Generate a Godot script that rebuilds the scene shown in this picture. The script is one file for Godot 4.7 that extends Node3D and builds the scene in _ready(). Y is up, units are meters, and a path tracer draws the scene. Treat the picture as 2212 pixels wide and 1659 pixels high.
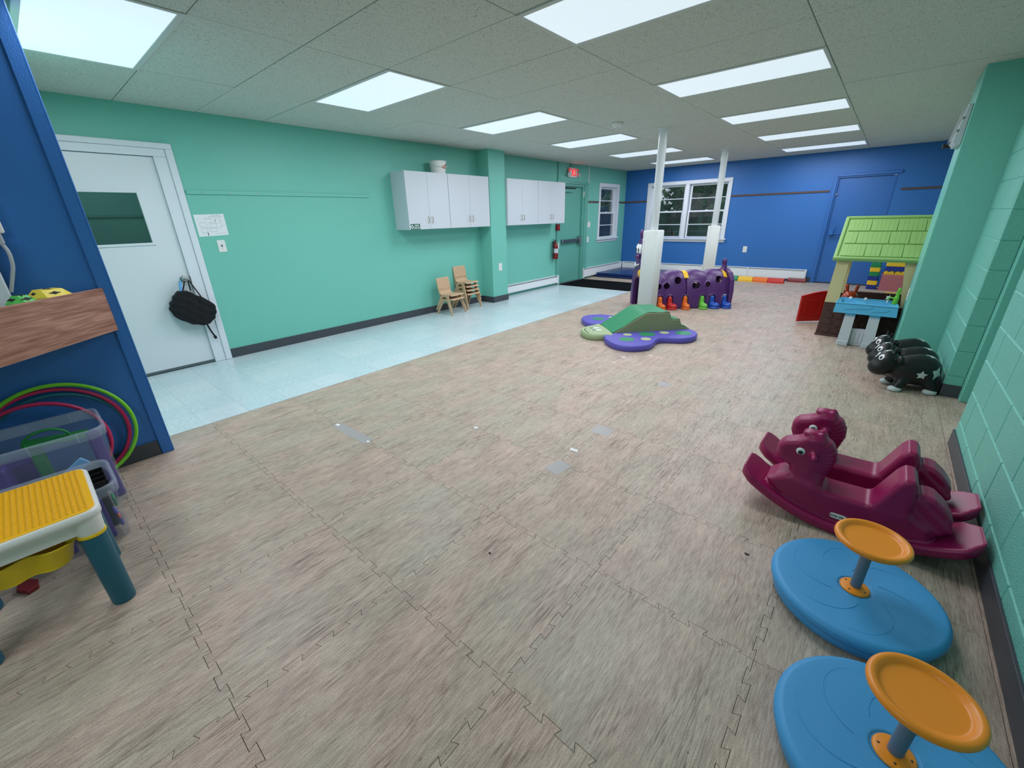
extends Node3D

# ------------------------------------------------------------------ measures
const H := 2.4316          # ceiling height
const XR := 5.968          # block wall on the right
const XB := 2.019          # blue partition wall
const ZB := -0.324         # end of the blue partition
const ZF := -10.797        # far blue wall
const ZN := 2.3            # wall behind the camera
const TX := 0.598          # foam tile pitch
const TZ := 0.594
const AX := 1.7212         # centre of the first row of lights
const LZ := -0.671         # first light
const LP := 1.8288         # light pitch

var M := {}
var names := {}
var rng := RandomNumberGenerator.new()

func _ready() -> void:
	rng.seed = 7
	set_camera()
	set_sky()
	set_lights()
	make_materials()
	build_floor()
	build_ceiling()
	build_walls()
	build_windows()
	build_doors()
	build_outside()
	build_wall_fittings()
	build_cabinets()
	build_columns()
	build_chairs()
	build_caterpillar()
	build_turtle()
	build_far_things()
	build_playhouse()
	build_cows()
	build_horses()
	build_spinners()
	build_corner()
	build_floor_bits()

# ------------------------------------------------------------------ camera, sky, lamps
func set_camera() -> void:
	var c := Camera3D.new()
	c.name = "camera"
	add_child(c)
	var b := Basis(Vector3.UP, 0.7178) * Basis(Vector3.RIGHT, -0.3819) * Basis(Vector3.BACK, -0.0264)
	c.transform = Transform3D(b, Vector3(5.3718, 1.3996, 0.0))
	c.fov = rad_to_deg(2.0 * atan(829.5 / 891.354))
	c.near = 0.05
	c.far = 200.0
	c.current = true

func set_sky() -> void:
	var e := Environment.new()
	e.background_mode = Environment.BG_SKY
	var sm := ProceduralSkyMaterial.new()
	sm.sky_top_color = Color(0.55, 0.66, 0.80)
	sm.sky_horizon_color = Color(0.80, 0.84, 0.88)
	sm.ground_bottom_color = Color(0.30, 0.32, 0.26)
	sm.ground_horizon_color = Color(0.62, 0.66, 0.64)
	var s := Sky.new()
	s.sky_material = sm
	e.sky = s
	e.background_energy_multiplier = SKY
	e.tonemap_mode = Environment.TONE_MAPPER_LINEAR
	e.tonemap_exposure = EXPOSURE
	e.sdfgi_enabled = true
	e.ssao_enabled = true
	e.ssil_enabled = true
	var w := WorldEnvironment.new()
	w.name = "environment"
	w.environment = e
	add_child(w)

const SKY := 0.9
const EXPOSURE := 1.0
const LAMP := 2.45
const LAMP_COLOR := Color(0.935, 0.94, 0.985)

func lamp_spots() -> Array:
	var a := []
	for k in 6:
		a.append(Vector3(AX, H, LZ - LP * k))
	for k in [-1, 1, 2, 3, 4, 5]:  # first one is unseen, added behind the camera to fill partition and seats
		a.append(Vector3(AX + 2.4384, H, LZ - LP * k))
	return a

func set_lights() -> void:
	for p in lamp_spots():
		area_light(p - Vector3(0, 0.022, 0), Vector2(1.17, 0.543), LAMP)

func area_light(p: Vector3, size: Vector2, energy: float) -> void:
	var l := AreaLight3D.new()
	l.name = "panel_light"
	l.area_size = size
	l.light_energy = energy
	l.light_color = LAMP_COLOR
	l.area_range = 20.0
	l.area_attenuation = 2.0
	l.shadow_enabled = true
	l.rotation = Vector3(-PI / 2, 0, 0)
	l.position = p
	add_child(l, true)

# ------------------------------------------------------------------ naming
func numbered(n: String) -> String:
	if not names.has(n):
		names[n] = 0
		return n
	names[n] += 1
	return "%s_%03d" % [n, names[n]]

func thing(called: String, label: String, category: String, at := Vector3.ZERO, turn := 0.0, group := "") -> Node3D:
	var o := Node3D.new()
	o.name = numbered(called)
	add_child(o)
	o.position = at
	o.rotation.y = turn
	tag(o, label, category, group)
	return o

func tag(o: Node3D, label: String, category: String, group := "") -> Node3D:
	o.set_meta("label", label)
	o.set_meta("category", category)
	if group != "":
		o.set_meta("group", group)
	return o

func struct(called: String, label := "") -> Node3D:
	var o := Node3D.new()
	o.name = called
	add_child(o)
	o.set_meta("kind", "structure")
	if label != "":
		o.set_meta("label", label)
	return o

func obj(called: String, shape, m: Material, parent: Node = null, at := Vector3.ZERO) -> MeshInstance3D:
	var o := MeshInstance3D.new()
	var me: Mesh
	if shape is SurfaceTool:
		shape.generate_normals()
		me = shape.commit()
	else:
		me = shape
	o.mesh = me
	if me is PrimitiveMesh:
		me.material = m
	else:
		o.material_override = m
	o.position = at
	o.cast_shadow = GeometryInstance3D.SHADOW_CASTING_SETTING_ON
	if parent == null:
		o.name = numbered(called)
		add_child(o)
	else:
		o.name = called
		parent.add_child(o, true)
	return o

func dup(src: Node3D, label := "", group := "") -> Node3D:
	var base: String = src.get_meta("base_name") if src.has_meta("base_name") else String(src.name)
	var c: Node3D = src.duplicate()
	c.name = numbered(base)
	add_child(c)
	if label != "":
		c.set_meta("label", label)
	if group != "":
		c.set_meta("group", group)
	return c

# ------------------------------------------------------------------ shapes
func ST() -> SurfaceTool:
	var s := SurfaceTool.new()
	s.begin(Mesh.PRIMITIVE_TRIANGLES)
	s.set_smooth_group(-1)
	return s

# a, b, c anticlockwise seen from outside
func tri(s: SurfaceTool, a: Vector3, b: Vector3, c: Vector3) -> void:
	s.add_vertex(a)
	s.add_vertex(c)
	s.add_vertex(b)

func quad(s: SurfaceTool, a: Vector3, b: Vector3, c: Vector3, d: Vector3) -> void:
	tri(s, a, b, c)
	tri(s, a, c, d)

func quad_uv(s: SurfaceTool, a: Vector3, b: Vector3, c: Vector3, d: Vector3) -> void:
	var p := [a, b, c, d]
	var u := [Vector2(0, 1), Vector2(1, 1), Vector2(1, 0), Vector2(0, 0)]
	for i in [0, 2, 1, 0, 3, 2]:
		s.set_uv(u[i])
		s.add_vertex(p[i])

# box with chamfered edges
func box(s: SurfaceTool, c: Vector3, size: Vector3, e := 0.0, x := Transform3D.IDENTITY) -> void:
	var h := size * 0.5
	s.set_smooth_group(-1)
	if e <= 0.0:
		var v := []
		for k in 8:
			v.append(x * (c + Vector3(h.x if k & 1 else -h.x, h.y if k & 2 else -h.y, h.z if k & 4 else -h.z)))
		quad(s, v[4], v[5], v[7], v[6])
		quad(s, v[1], v[0], v[2], v[3])
		quad(s, v[5], v[1], v[3], v[7])
		quad(s, v[0], v[4], v[6], v[2])
		quad(s, v[6], v[7], v[3], v[2])
		quad(s, v[0], v[1], v[5], v[4])
		return
	e = minf(e, minf(h.x, minf(h.y, h.z)) * 0.98)
	var f := func(sx, sy, sz, k) -> Vector3:
		var p := Vector3(sx * (h.x - (e if k != 0 else 0.0)), sy * (h.y - (e if k != 1 else 0.0)), sz * (h.z - (e if k != 2 else 0.0)))
		return x * (c + p)
	for g in [-1, 1]:
		# faces
		q_fix(s, [f.call(g, -1, -1, 0), f.call(g, 1, -1, 0), f.call(g, 1, 1, 0), f.call(g, -1, 1, 0)], x.basis * Vector3(g, 0, 0))
		q_fix(s, [f.call(-1, g, -1, 1), f.call(1, g, -1, 1), f.call(1, g, 1, 1), f.call(-1, g, 1, 1)], x.basis * Vector3(0, g, 0))
		q_fix(s, [f.call(-1, -1, g, 2), f.call(1, -1, g, 2), f.call(1, 1, g, 2), f.call(-1, 1, g, 2)], x.basis * Vector3(0, 0, g))
		for g2 in [-1, 1]:
			q_fix(s, [f.call(g, g2, -1, 0), f.call(g, g2, 1, 0), f.call(g, g2, 1, 1), f.call(g, g2, -1, 1)], x.basis * Vector3(g, g2, 0))
			q_fix(s, [f.call(g, -1, g2, 0), f.call(g, 1, g2, 0), f.call(g, 1, g2, 2), f.call(g, -1, g2, 2)], x.basis * Vector3(g, 0, g2))
			q_fix(s, [f.call(-1, g, g2, 1), f.call(1, g, g2, 1), f.call(1, g, g2, 2), f.call(-1, g, g2, 2)], x.basis * Vector3(0, g, g2))
			for g3 in [-1, 1]:
				var n: Vector3 = x.basis * Vector3(g, g2, g3)
				var p0: Vector3 = f.call(g, g2, g3, 0)
				var p1: Vector3 = f.call(g, g2, g3, 1)
				var p2: Vector3 = f.call(g, g2, g3, 2)
				if (p1 - p0).cross(p2 - p0).dot(n) > 0:
					tri(s, p0, p1, p2)
				else:
					tri(s, p0, p2, p1)

func q_fix(s: SurfaceTool, p: Array, n: Vector3) -> void:
	if ((p[2] - p[0]) as Vector3).cross(p[3] - p[1]).dot(n) > 0:
		quad(s, p[0], p[1], p[2], p[3])
	else:
		quad(s, p[3], p[2], p[1], p[0])

func box_mm(s: SurfaceTool, a: Vector3, b: Vector3, e := 0.0) -> void:
	box(s, (a + b) * 0.5, (b - a).abs(), e)

func bx(a: Vector3, b: Vector3, e := 0.0) -> SurfaceTool:
	var s := ST()
	box_mm(s, a, b, e)
	return s

# turned profile (radius, height) round the y axis; sharp = indices where the outline has a crease
func lathe(s: SurfaceTool, prof: Array, n := 24, x := Transform3D.IDENTITY, flat := false) -> void:
	for i in range(prof.size() - 1):
		var a: Vector2 = prof[i]
		var b: Vector2 = prof[i + 1]
		s.set_smooth_group(-1 if flat else 1 + int(a.x < 0.0))
		for k in n:
			var t0 := TAU * k / n
			var t1 := TAU * (k + 1) / n
			var p0 := x * Vector3(a.x * cos(t0), a.y, a.x * sin(t0))
			var p1 := x * Vector3(a.x * cos(t1), a.y, a.x * sin(t1))
			var p2 := x * Vector3(b.x * cos(t1), b.y, b.x * sin(t1))
			var p3 := x * Vector3(b.x * cos(t0), b.y, b.x * sin(t0))
			if a.x > 1e-6:
				tri(s, p0, p2, p1)
			if b.x > 1e-6:
				tri(s, p0, p3, p2)
	s.set_smooth_group(-1)

# profile whose corners are rounded a little, from sharp outline points
func soft(pts: Array, r := 0.004, n := 3) -> Array:
	var out := [pts[0]]
	for i in range(1, pts.size() - 1):
		var p: Vector2 = pts[i]
		var a: Vector2 = pts[i - 1] - p
		var b: Vector2 = pts[i + 1] - p
		var ra := minf(r, a.length() * 0.45)
		var rb := minf(r, b.length() * 0.45)
		var q0 := p + a.normalized() * ra
		var q1 := p + b.normalized() * rb
		for k in n + 1:
			var t := float(k) / n
			out.append(q0.lerp(p, t).lerp(p.lerp(q1, t), t))
	out.append(pts[-1])
	return out

# tube along points
func tube(s: SurfaceTool, pts: Array, r, n := 10, closed := false, squash := 1.0) -> void:
	var m := pts.size()
	var rings := []
	var prev := Vector3.ZERO
	for i in m:
		var d: Vector3
		if closed:
			d = pts[(i + 1) % m] - pts[(i - 1 + m) % m]
		else:
			d = pts[mini(i + 1, m - 1)] - pts[maxi(i - 1, 0)]
		d = d.normalized()
		var u: Vector3
		if i == 0:
			u = d.cross(Vector3.UP)
			if u.length() < 0.1:
				u = d.cross(Vector3.RIGHT)
		else:
			u = prev - d * prev.dot(d)
		u = u.normalized()
		prev = u
		var v := d.cross(u)
		var rr: float = r[i] if r is Array else r
		var ring := []
		for k in n:
			var t := TAU * k / n
			ring.append(pts[i] + u * cos(t) * rr + v * sin(t) * rr * squash)
		rings.append(ring)
	s.set_smooth_group(1)
	for i in (m if closed else m - 1):
		var a: Array = rings[i]
		var b: Array = rings[(i + 1) % m]
		for k in n:
			var k1 := (k + 1) % n
			quad(s, a[k], a[k1], b[k1], b[k])
	s.set_smooth_group(-1)
	if not closed:
		for k in n:
			var k1 := (k + 1) % n
			tri(s, pts[0], rings[0][k1], rings[0][k])
			tri(s, pts[m - 1], rings[m - 1][k], rings[m - 1][k1])

func smooth_path(p: Array, per := 6, closed := false) -> Array:
	var out := []
	var m := p.size()
	for i in (m if closed else m - 1):
		var p0 = p[(i - 1 + m) % m] if closed else p[maxi(i - 1, 0)]
		var p1 = p[i]
		var p2 = p[(i + 1) % m]
		var p3 = p[(i + 2) % m] if closed else p[mini(i + 2, m - 1)]
		for k in per:
			var t := float(k) / per
			out.append(p1.cubic_interpolate(p2, p0, p3, t))
	if not closed:
		out.append(p[m - 1])
	return out

func ccw(poly: PackedVector2Array) -> PackedVector2Array:
	var a := 0.0
	for i in poly.size():
		a += poly[i].cross(poly[(i + 1) % poly.size()])
	if a < 0.0:
		poly.reverse()
	return poly

func inset(poly: PackedVector2Array, d: float) -> PackedVector2Array:
	var out := PackedVector2Array()
	var n := poly.size()
	for i in n:
		var a := (poly[i] - poly[(i - 1 + n) % n]).normalized()
		var b := (poly[(i + 1) % n] - poly[i]).normalized()
		var na := Vector2(-a.y, a.x)
		var nb := Vector2(-b.y, b.x)
		var m := (na + nb)
		var k := maxf(0.35, 1.0 + na.dot(nb))
		out.append(poly[i] + m * d / k)
	return out

# outline in x, y drawn out along z from 0 to depth, with chamfered rims; smooth_sides for curved outlines
func prism(s: SurfaceTool, pts, depth: float, x := Transform3D.IDENTITY, e := 0.0, smooth_sides := false) -> void:
	var poly := ccw(PackedVector2Array(pts))
	var rims := []
	if e > 0.0:
		rims = [[inset(poly, e), 0.0], [poly, e], [poly, depth - e], [inset(poly, e), depth]]
	else:
		rims = [[poly, 0.0], [poly, depth]]
	var n := poly.size()
	var top: PackedVector2Array = rims[-1][0]
	var idx := Geometry2D.triangulate_polygon(top)
	s.set_smooth_group(-1)
	for k in range(0, idx.size(), 3):
		var t := [top[idx[k]], top[idx[k + 1]], top[idx[k + 2]]]
		if (t[1] - t[0]).cross(t[2] - t[0]) < 0:
			t = [t[0], t[2], t[1]]
		tri(s, x * v3(t[0], depth), x * v3(t[1], depth), x * v3(t[2], depth))
		tri(s, x * v3(t[0], 0), x * v3(t[2], 0), x * v3(t[1], 0))
	for r in rims.size() - 1:
		s.set_smooth_group(1 if smooth_sides else -1)
		var a: PackedVector2Array = rims[r][0]
		var b: PackedVector2Array = rims[r + 1][0]
		for i in n:
			var j := (i + 1) % n
			quad(s, x * v3(a[i], rims[r][1]), x * v3(a[j], rims[r][1]), x * v3(b[j], rims[r + 1][1]), x * v3(b[i], rims[r + 1][1]))
	s.set_smooth_group(-1)

func v3(p: Vector2, z: float) -> Vector3:
	return Vector3(p.x, p.y, z)

# transforms that lay an outline drawn in x, y: flat on the ground (x, -z) rising, and upright along a direction
func lay(y := 0.0) -> Transform3D:
	return Transform3D(Basis(Vector3(1, 0, 0), Vector3(0, 0, -1), Vector3(0, 1, 0)), Vector3(0, y, 0))

func frame(o: Vector3, ex: Vector3, ey: Vector3) -> Transform3D:
	return Transform3D(Basis(ex, ey, ex.cross(ey)), o)

func circle(c: Vector2, r: float, n := 24, r2 := -1.0) -> PackedVector2Array:
	var p := PackedVector2Array()
	for k in n:
		p.append(c + Vector2(cos(TAU * k / n) * r, sin(TAU * k / n) * (r if r2 < 0 else r2)))
	return p

func round_rect(w: float, h: float, r: float, n := 5, c := Vector2.ZERO) -> PackedVector2Array:
	var p := PackedVector2Array()
	for q in 4:
		var cc := c + Vector2((w / 2 - r) * (1 if q in [0, 3] else -1), (h / 2 - r) * (1 if q < 2 else -1))
		for k in n + 1:
			var t := PI / 2 * (q + float(k) / n)
			p.append(cc + Vector2(cos(t), sin(t)) * r)
	return p

# ------------------------------------------------------------------ implicit surfaces
func smin(a: float, b: float, k: float) -> float:
	var h := maxf(k - absf(a - b), 0.0) / k
	return minf(a, b) - h * h * k * 0.25

func ell(p: Vector3, c: Vector3, r: Vector3) -> float:
	var q := (p - c) / r
	var k0 := q.length()
	var k1 := (q / r).length()
	return k0 * (k0 - 1.0) / maxf(k1, 1e-5)

func cap(p: Vector3, a: Vector3, b: Vector3, ra: float, rb: float) -> float:
	var t := clampf((p - a).dot(b - a) / (b - a).length_squared(), 0.0, 1.0)
	return p.distance_to(a.lerp(b, t)) - lerpf(ra, rb, t)

func poly_d(p: Vector2, v: PackedVector2Array) -> float:
	var d := INF
	var inside := false
	var n := v.size()
	var j := n - 1
	for i in n:
		var a := v[j]
		var b := v[i]
		var e := b - a
		var w := p - a
		var q := w - e * clampf(w.dot(e) / e.length_squared(), 0.0, 1.0)
		d = minf(d, q.length_squared())
		if (a.y > p.y) != (b.y > p.y) and p.x < (b.x - a.x) * (p.y - a.y) / (b.y - a.y) + a.x:
			inside = not inside
		j = i
	return -sqrt(d) if inside else sqrt(d)

func slab(d2: float, z: float, hw: float, r: float) -> float:
	var a := d2 + r
	var b := absf(z) - hw + r
	return minf(maxf(a, b), 0.0) + Vector2(maxf(a, 0.0), maxf(b, 0.0)).length() - r

func nets(f: Callable, lo: Vector3, hi: Vector3, h: float) -> ArrayMesh:
	var nx := int(ceil((hi.x - lo.x) / h)) + 1
	var ny := int(ceil((hi.y - lo.y) / h)) + 1
	var nz := int(ceil((hi.z - lo.z) / h)) + 1
	var val := PackedFloat32Array()
	val.resize(nx * ny * nz)
	var at := 0
	for k in nz:
		for j in ny:
			for i in nx:
				val[at] = f.call(lo + Vector3(i, j, k) * h)
				at += 1
	return nets_of(val, lo, nx, ny, nz, h)

func nets_of(val: PackedFloat32Array, lo: Vector3, nx: int, ny: int, nz: int, h: float) -> ArrayMesh:
	var sx := 1
	var sy := nx
	var sz := nx * ny
	var ids := PackedInt32Array()
	ids.resize(val.size())
	ids.fill(-1)
	var vs := PackedVector3Array()
	var ns := PackedVector3Array()
	var ix := PackedInt32Array()
	var offs := [0, sx, sy, sx + sy, sz, sx + sz, sy + sz, sx + sy + sz]
	var edges := [[0, 1], [2, 3], [4, 5], [6, 7], [0, 2], [1, 3], [4, 6], [5, 7], [0, 4], [1, 5], [2, 6], [3, 7]]
	for k in nz - 1:
		for j in ny - 1:
			for i in nx - 1:
				var b := i + j * sy + k * sz
				var neg := 0
				for o in offs:
					if val[b + o] < 0.0:
						neg += 1
				if neg == 0 or neg == 8:
					continue
				var sum := Vector3.ZERO
				var cnt := 0
				for e in edges:
					var va := val[b + offs[e[0]]]
					var vb := val[b + offs[e[1]]]
					if (va < 0.0) != (vb < 0.0):
						var t := va / (va - vb)
						var pa := Vector3(e[0] & 1, (e[0] >> 1) & 1, (e[0] >> 2) & 1)
						var pb := Vector3(e[1] & 1, (e[1] >> 1) & 1, (e[1] >> 2) & 1)
						sum += pa.lerp(pb, t)
						cnt += 1
				var g := Vector3(val[b + sx] + val[b + sx + sy] + val[b + sx + sz] + val[b + sx + sy + sz] - val[b] - val[b + sy] - val[b + sz] - val[b + sy + sz],
					val[b + sy] + val[b + sx + sy] + val[b + sy + sz] + val[b + sx + sy + sz] - val[b] - val[b + sx] - val[b + sz] - val[b + sx + sz],
					val[b + sz] + val[b + sx + sz] + val[b + sy + sz] + val[b + sx + sy + sz] - val[b] - val[b + sx] - val[b + sy] - val[b + sx + sy])
				ids[b] = vs.size()
				vs.append(lo + (Vector3(i, j, k) + sum / cnt) * h)
				ns.append(g.normalized())
	for k in range(1, nz - 1):
		for j in range(1, ny - 1):
			for i in range(1, nx - 1):
				var b := i + j * sy + k * sz
				var v0 := val[b] < 0.0
				for ax in 3:
					var st: int = [sx, sy, sz][ax]
					if (val[b + st] < 0.0) == v0:
						continue
					var u: int = [sy, sz, sx][ax]
					var w: int = [sz, sx, sy][ax]
					var a0 := ids[b]
					var a1 := ids[b - u]
					var a2 := ids[b - u - w]
					var a3 := ids[b - w]
					if a0 < 0 or a1 < 0 or a2 < 0 or a3 < 0:
						continue
					if v0:
						ix.append_array([a0, a2, a1, a0, a3, a2])
					else:
						ix.append_array([a0, a1, a2, a0, a2, a3])
	# winding: front faces run clockwise
	if ix.size() >= 3:
		var wrong := 0
		for t in range(0, mini(ix.size(), 900), 3):
			var n := (vs[ix[t + 1]] - vs[ix[t]]).cross(vs[ix[t + 2]] - vs[ix[t]])
			if n.dot(ns[ix[t]]) > 0.0:
				wrong += 1
		if wrong > mini(ix.size(), 900) / 6:
			ix.reverse()
	var arr := []
	arr.resize(Mesh.ARRAY_MAX)
	arr[Mesh.ARRAY_VERTEX] = vs
	arr[Mesh.ARRAY_NORMAL] = ns
	arr[Mesh.ARRAY_INDEX] = ix
	var me := ArrayMesh.new()
	me.add_surface_from_arrays(Mesh.PRIMITIVE_TRIANGLES, arr)
	return me

# a flat outline pressed onto an implicit surface from outside along dir, standing off by lift
func pressed(s: SurfaceTool, f: Callable, o: Vector3, eu: Vector3, ev: Vector3, dir: Vector3, pts: PackedVector2Array, lift := 0.0015, rings := 4) -> void:
	var n := pts.size()
	var grid := []
	for r in range(0, rings + 1):
		var ring := []
		for i in n:
			var q := pts[i] * (float(r) / rings)
			var p := o + eu * q.x + ev * q.y - dir * 0.12
			for it in 40:
				var d: float = f.call(p)
				if d < lift * 0.6:
					break
				p += dir * maxf(d * 0.7, 0.0006)
			ring.append(p - dir * lift * 0.6)
		grid.append(ring)
	s.set_smooth_group(1)
	for r in rings:
		for i in n:
			var j := (i + 1) % n
			q_fix(s, [grid[r][i], grid[r][j], grid[r + 1][j], grid[r + 1][i]], -dir)

func words(text: String, size: float, depth := 0.002, font := "Droid Sans", bold := true) -> TextMesh:
	var t := TextMesh.new()
	t.text = text
	var f := SystemFont.new()
	f.font_names = PackedStringArray([font])
	if bold:
		f.font_weight = 700
	t.font = f
	t.font_size = 64
	t.pixel_size = size / 64.0
	t.depth = depth
	t.curve_step = 2.0
	return t

# ------------------------------------------------------------------ materials
func mat(key: String, c: Color, rough := 0.6, metal := 0.0, spec := 0.5) -> StandardMaterial3D:
	var m := StandardMaterial3D.new()
	m.resource_name = key
	m.albedo_color = c
	m.roughness = rough
	m.metallic = metal
	m.metallic_specular = spec
	M[key] = m
	return m

func rgb8(r: int, g: int, b: int) -> Color:
	return Color8(r, g, b)

func noise(freq: float, s: int, oct := 3, kind := FastNoiseLite.TYPE_SIMPLEX_SMOOTH) -> FastNoiseLite:
	var n := FastNoiseLite.new()
	n.noise_type = kind
	n.seed = s
	n.frequency = freq
	n.fractal_octaves = oct
	return n

func field(freq: float, s: int, w: int, h: int, tow: int, toh: int, oct := 3) -> PackedByteArray:
	var im := noise(freq, s, oct).get_seamless_image(w, h)
	if w != tow or h != toh:
		im.resize(tow, toh, Image.INTERPOLATE_CUBIC)
	im.convert(Image.FORMAT_L8)
	return im.get_data()

func grey_tex(d: PackedByteArray, w: int, h: int) -> ImageTexture:
	return ImageTexture.create_from_image(Image.create_from_data(w, h, false, Image.FORMAT_L8, d))

func rgb_tex(d: PackedByteArray, w: int, h: int) -> ImageTexture:
	return ImageTexture.create_from_image(Image.create_from_data(w, h, false, Image.FORMAT_RGB8, d))

func bumpy(m: StandardMaterial3D, t: Texture2D, depth: float, scale := 0.0) -> void:
	m.heightmap_enabled = true
	m.heightmap_texture = t
	m.heightmap_scale = depth
	if scale > 0.0:
		m.uv1_triplanar = true
		m.uv1_world_triplanar = true
		m.uv1_scale = Vector3.ONE * scale

func foam_texture() -> Array:
	var n := 1536
	var a := field(0.11, 11, n, 160, n, n, 3)      # fine streaks
	var b := field(0.045, 12, 768, 64, n, n, 3)    # broad streaks
	var c := field(0.020, 13, 384, 192, n, n, 4)   # patches of tone
	var d := field(0.22, 14, n, 768, n, n, 2)      # short grain
	var e := field(0.055, 15, n, 72, n, n, 2)      # thin dark lines
	var f := field(0.016, 17, 384, 160, n, n, 3)   # where the dark lines gather
	var t := field(0.010, 16, 256, 128, n, n, 3)   # tint
	var rgb := PackedByteArray()
	rgb.resize(n * n * 3)
	var hm := PackedByteArray()
	hm.resize(n * n)
	var r := RandomNumberGenerator.new()
	r.seed = 5
	var knots := []
	for k in 30:
		knots.append([r.randi_range(20, n - 20), r.randi_range(20, n - 20), r.randf_range(4.0, 9.0)])
	for i in n * n:
		var s: float = (a[i] - 128) * 0.18 + (b[i] - 128) * 0.10 + (c[i] - 128) * 0.07 + (d[i] - 128) * 0.14
		var fl: float = maxf(0.0, 26.0 - absf(e[i] - 118.0)) * maxf(0.0, f[i] - 122.0) * 0.017
		fl = minf(fl, 36.0)
		var k: float = (t[i] - 128) * 0.045
		var v := s - fl
		var o := i * 3
		rgb[o] = clampi(int(180.0 + v + k), 0, 255)
		rgb[o + 1] = clampi(int(163.0 + v - k * 0.35), 0, 255)
		rgb[o + 2] = clampi(int(146.0 + v * 0.95 - k * 0.1), 0, 255)
		hm[i] = clampi(int(150.0 + s * 2.2 - fl * 2.0), 0, 255)
	for q in knots:
		for dy in range(-20, 21):
			for dx in range(-10, 11):
				var rr: float = sqrt(dx * dx * 2.6 + dy * dy) / q[2]
				if rr < 1.0:
					var i: int = (q[1] + dy + n) % n * n + (q[0] + dx + n) % n
					var k := (1.0 - rr * rr) * 40.0
					for ch in 3:
						rgb[i * 3 + ch] = clampi(int(rgb[i * 3 + ch] - k), 0, 255)
	return [rgb_tex(rgb, n, n), grey_tex(hm, n, n)]

func speck_texture(n: int, base: Color, specks: Array, s: int) -> ImageTexture:
	var im := Image.create(n, n, false, Image.FORMAT_RGB8)
	im.fill(base)
	var r := RandomNumberGenerator.new()
	r.seed = s
	for sp in specks:
		for k in sp[1]:
			var x := r.randi_range(0, n - 1)
			var y := r.randi_range(0, n - 1)
			var l := r.randi_range(1, sp[2])
			var dx := r.randi_range(-1, 1)
			var dy := 1 if dx == 0 else r.randi_range(-1, 1)
			for q in l:
				var c := base.lerp(sp[0], r.randf_range(0.6, 1.0))
				im.set_pixel((x + dx * q + n) % n, (y + dy * q + n) % n, c)
				if q < l - 1 and sp[3]:
					im.set_pixel((x + dx * q + 1 + n) % n, (y + dy * q + n) % n, c)
					im.set_pixel((x + dx * q + n) % n, (y + dy * q + 1 + n) % n, c)
	return ImageTexture.create_from_image(im)

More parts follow.
